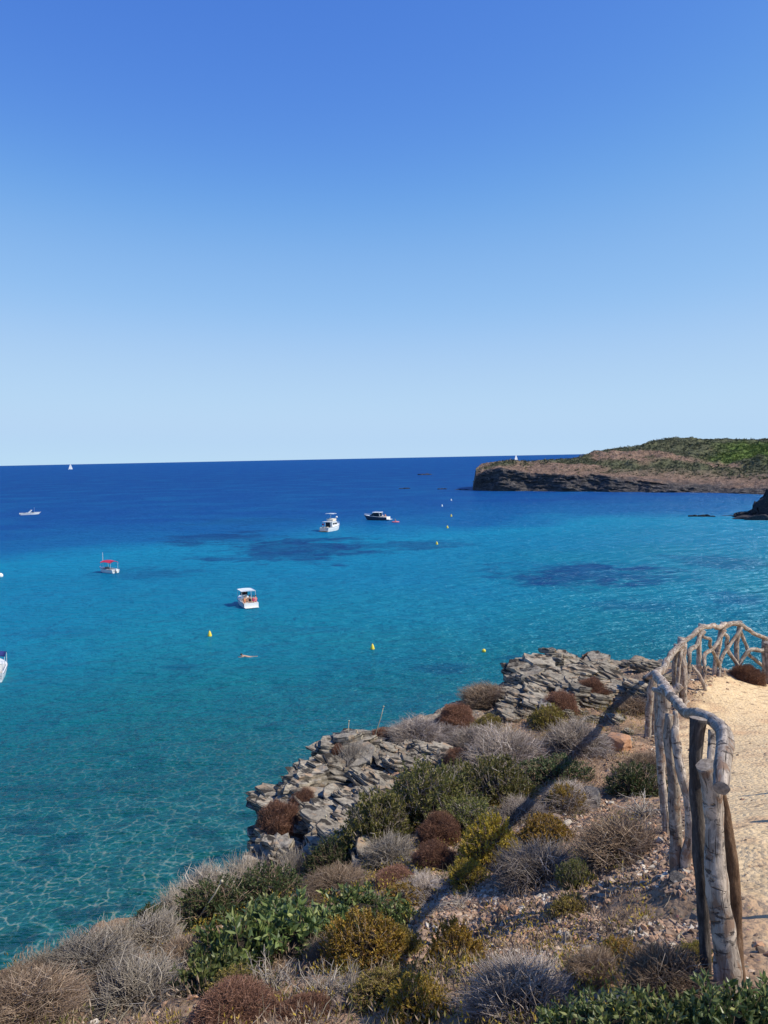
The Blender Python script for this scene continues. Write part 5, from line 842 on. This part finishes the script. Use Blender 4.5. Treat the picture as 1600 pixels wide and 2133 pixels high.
for k, (x, y, cl, hr, d) in enumerate([(-2.2, .78, ORN, HAIRB, 'orange clothing'), (-1.7, .40, SKIN, HAIRD, 'no shirt'), (-2.25, .02, BLK, HAIRD, 'black clothing'), (-1.5, -.1, WCL, HAIRD, 'white clothing'), (-2.25, -.45, MAG, HAIRD, 'magenta clothing'), (-2.0, -.82, PINK, HAIRB, 'pink clothing')]): person('sit', W_(b, (x, y, .68)), b.rotation_euler.z + (0 if k % 2 else 2.8), cl, f'person with {d} sitting on the white canopy boat', hr, 'bathers on the day boat')
# 6 speedboat at the left
b = boat('speedboat', 64, 1072, 84, 'low white speedboat with radar arch, bow to the right, far left of the bay'); X, bb, sh = hull(b, 7.6, 2.4, .75, .95, .4, WHITE, .5, floor=.35); m = MB(); m.prism([(-.9, .75), (-.55, .75), (.5, 1.75), (.15, 1.85)], -1.05, -.95); m.prism([(-.9, .75), (-.55, .75), (.5, 1.75), (.15, 1.85)], .95, 1.05); m.box((.3, 0, 1.82), (.4, 2.1, .12)); m.build('radar_arch', WHITE, b); m = MB(); m.prism([(.4, .85), (1.3, .9), (.5, 1.3)], -.8, .8); m.build('windscreen', TINT, b); m = MB(); m.tube([(1.4, 0, .9), (1.4, 0, 2.9)], .025, 5); m.build('antenna', STEEL, b); outboard(b, -3.7, 0, WHITE); m = MB(); m.box((-2.2, 0, .7), (.7, 1.7, .3)); m.build('bench', GREYP, b)
# 7 boat cut by the left edge
b = boat('moored_boat', -9, 1408, 6, 'white boat with blue canopy cut off by the left picture edge'); X, bb, sh = hull(b, 5.4, 2.1, .85, 1.15, .35, WHITE, .6, floor=.25); canopy(b, -.9, 1.2, 1.9, 2.0, BLUEC, .14); frame(b, [[(x, s_ * .92, .9), (x, s_ * .92, 2.0)] for x in (-.8, 1.1) for s_ in (1, -1)]); m = MB(); m.box((-2.2, 0, .7), (.5, 1.7, .4)); m.build('bench', CREAM, b); outboard(b, -2.7, .3, WHITE); m = MB(); m.tube([(-2.3, -.85, .9), (-2.3, -.85, 1.9)], .03, 6); m.build('rod_holder', STEEL, b)
# sailing yachts on the horizon
for px, py, sc_, lb in ((147, 978, 1.3, 'tiny white sailing yacht near the horizon at the left'), (1075, 957.0, 1.45, 'tiny white sailing yacht on the horizon above the headland tip')):
    p = atZ(px, py); p = p * (3200 / p.length) if p.length > 2900 else p; p.z = 0; b = empty('sailing_yacht', p, .5); tag(b, lb, 'sailboat', 'sailing yachts far out'); b.scale = (sc_,) * 3; hull(b, 12, 3.4, 1.2, 1.6, .8, WHITE, 0, strake=False); m = MB(); m.tube([(.8, 0, 1), (.8, 0, 18)], [.12, .07], 6); m.build('mast', STEEL, b)
    for nm, pg in (('mainsail', [(.7, 1.8), (-4.8, 2.0), (-3.0, 8), (.6, 17.5)]), ('jib', [(1.1, 1.7), (5.6, 1.8), (1.1, 15.5)])): m = MB(); m.prism(pg, -.06, .06); m.build(nm, WHITE, b)
    m = MB(); m.tube([(.8, 0, 1.9), (-4.9, 0, 2.0)], .07, 6); m.build('boom', STEEL, b)
# buoys
def buoy(px, py, wpx, kind, mt, label):
    p = atZ(px, py); s = wpx * m_per_px(p) / 2; e = empty('buoy', (p.x, p.y, 0)); tag(e, label, 'buoy', 'marker buoys'); m = MB()
    if kind == 'cone': m.lathe([(.0, -.6), (.75, -.5), (1.0, -.1), (1.0, .25), (.85, .9), (.5, 1.9), (.18, 2.5), (0, 2.6)], (0, 0, 0), 14)
    else: m.lathe([(math.cos(a_) * 1.0, math.sin(a_) * 1.0 + .55) for a_ in np.linspace(-math.pi / 2, math.pi / 2, 11)], (0, 0, 0), 14)
    o = m.build('float', mt, e, True); e.scale = (s,) * 3; c2 = MB(); c2.lathe([(0, -.05), (.14, 0), (.14, .2), (0, .25)], (0, 0, 2.58 if kind == 'cone' else 1.53), 8); c2.build('lifting_eye', GREYP, e)
buoy(437, 1325, 9, 'cone', YEL, 'yellow conical buoy below the white canopy boat, left of two cones'); buoy(776, 1352, 9, 'cone', YEL, 'yellow conical buoy in open water, right of two cones'); buoy(1008, 1358, 8.5, 'ball', YEL, 'round yellow buoy near the far rock tip')
buoy(910, 1134, 5, 'cone', YEL, 'small yellow buoy nearest in the line towards the headland'); buoy(932, 1100, 4.5, 'cone', YEL, 'second small buoy in the line towards the headland'); buoy(940, 1076, 4, 'cone', YEL, 'third small buoy in the line towards the headland'); buoy(921, 1055, 3.6, 'cone', WHITE, 'fourth small pale buoy in the line towards the headland'); buoy(940, 1043, 3.2, 'cone', WHITE, 'farthest tiny buoy in the line towards the headland'); buoy(1, 1202, 11, 'ball', WHITE, 'white round mooring buoy at the left picture edge')
# swimmer
p = atZ(516, 1368); person('swim', (p.x, p.y, .05), math.pi - .1, None, 'swimmer with dark hair heading left near the yellow cone buoy', HAIRD)
# rocks awash
def islet(px, py, wpx, hpx, label, seed, n=5, deep=2.0, rise=0):
    c0 = atZ(px, py); m_ = m_per_px(c0); r = np.random.default_rng(seed); m = MB(); W = wpx * m_; Hh = hpx * m_; bm = bmesh.new(); bmesh.ops.create_icosphere(bm, subdivisions=3, radius=1); V0 = np.array([v.co[:] for v in bm.verts]); F0 = np.array([[v.index for v in f.verts] for f in bm.faces]); bm.free()
    for k in range(n):
        V = V0.copy()
        for _ in range(14):
            nn = r.normal(size=3); nn /= np.linalg.norm(nn); dd_ = V @ nn - r.uniform(.5, .85); V = V - np.maximum(dd_, 0)[:, None] * nn * .9
        u = (k + .5) / n - .5 if n > 1 else 0; s = np.array([W / n * (r.uniform(1.2, 2.4) if rise else r.uniform(.7, 1.2)), W / n * deep * .6, Hh * r.uniform(.55, 1.0) * ((1 - .9 * abs(u)) if not rise else max(.12, min(1.0, (max(.01, u + .5) * 2.3) ** 1.5) * r.uniform(.85, 1.1)))]); V = V + r.normal(size=V.shape) * (.10 if rise else .03); m.add(V * s + np.array([u * W, r.normal() * W * .06, 0]), [F0])
    o = m.build('sea_rock', SEAROCK, None, False, (c0.x, c0.y, 0)); o.rotation_euler = (0, 0, math.atan2(-c0.x, c0.y)); return tag(o, label, 'rock', 'dark rocks in the sea')
islet(885, 989, 26, 4, 'low dark reef far out between boats and headland', 1, 4, 1.0); islet(842, 1018, 18, 3, 'flat dark rock left in the row off the headland tip', 2, 3, .8); islet(921, 1019, 16, 4, 'dark rock in the middle of the row off the headland tip', 3, 3, .8); islet(962, 1020, 28, 2.5, 'low skerry touching the headland tip', 4, 4, .8); islet(1461, 1076, 50, 8, 'long dark rock in the cove below the headland', 5, 6, .6); islet(1521, 1074, 26, 3, 'small low rock between the long rock and the big dark outcrop', 6, 3, .7)
islet(1640, 1082, 200, 22, 'dark flat foot of the shaded outcrop at the right edge', 7, 7, .7); islet(1640, 1079, 190, 120, 'tall dark outcrop at the right picture edge across the cove', 8, 14, 3.0, 1)
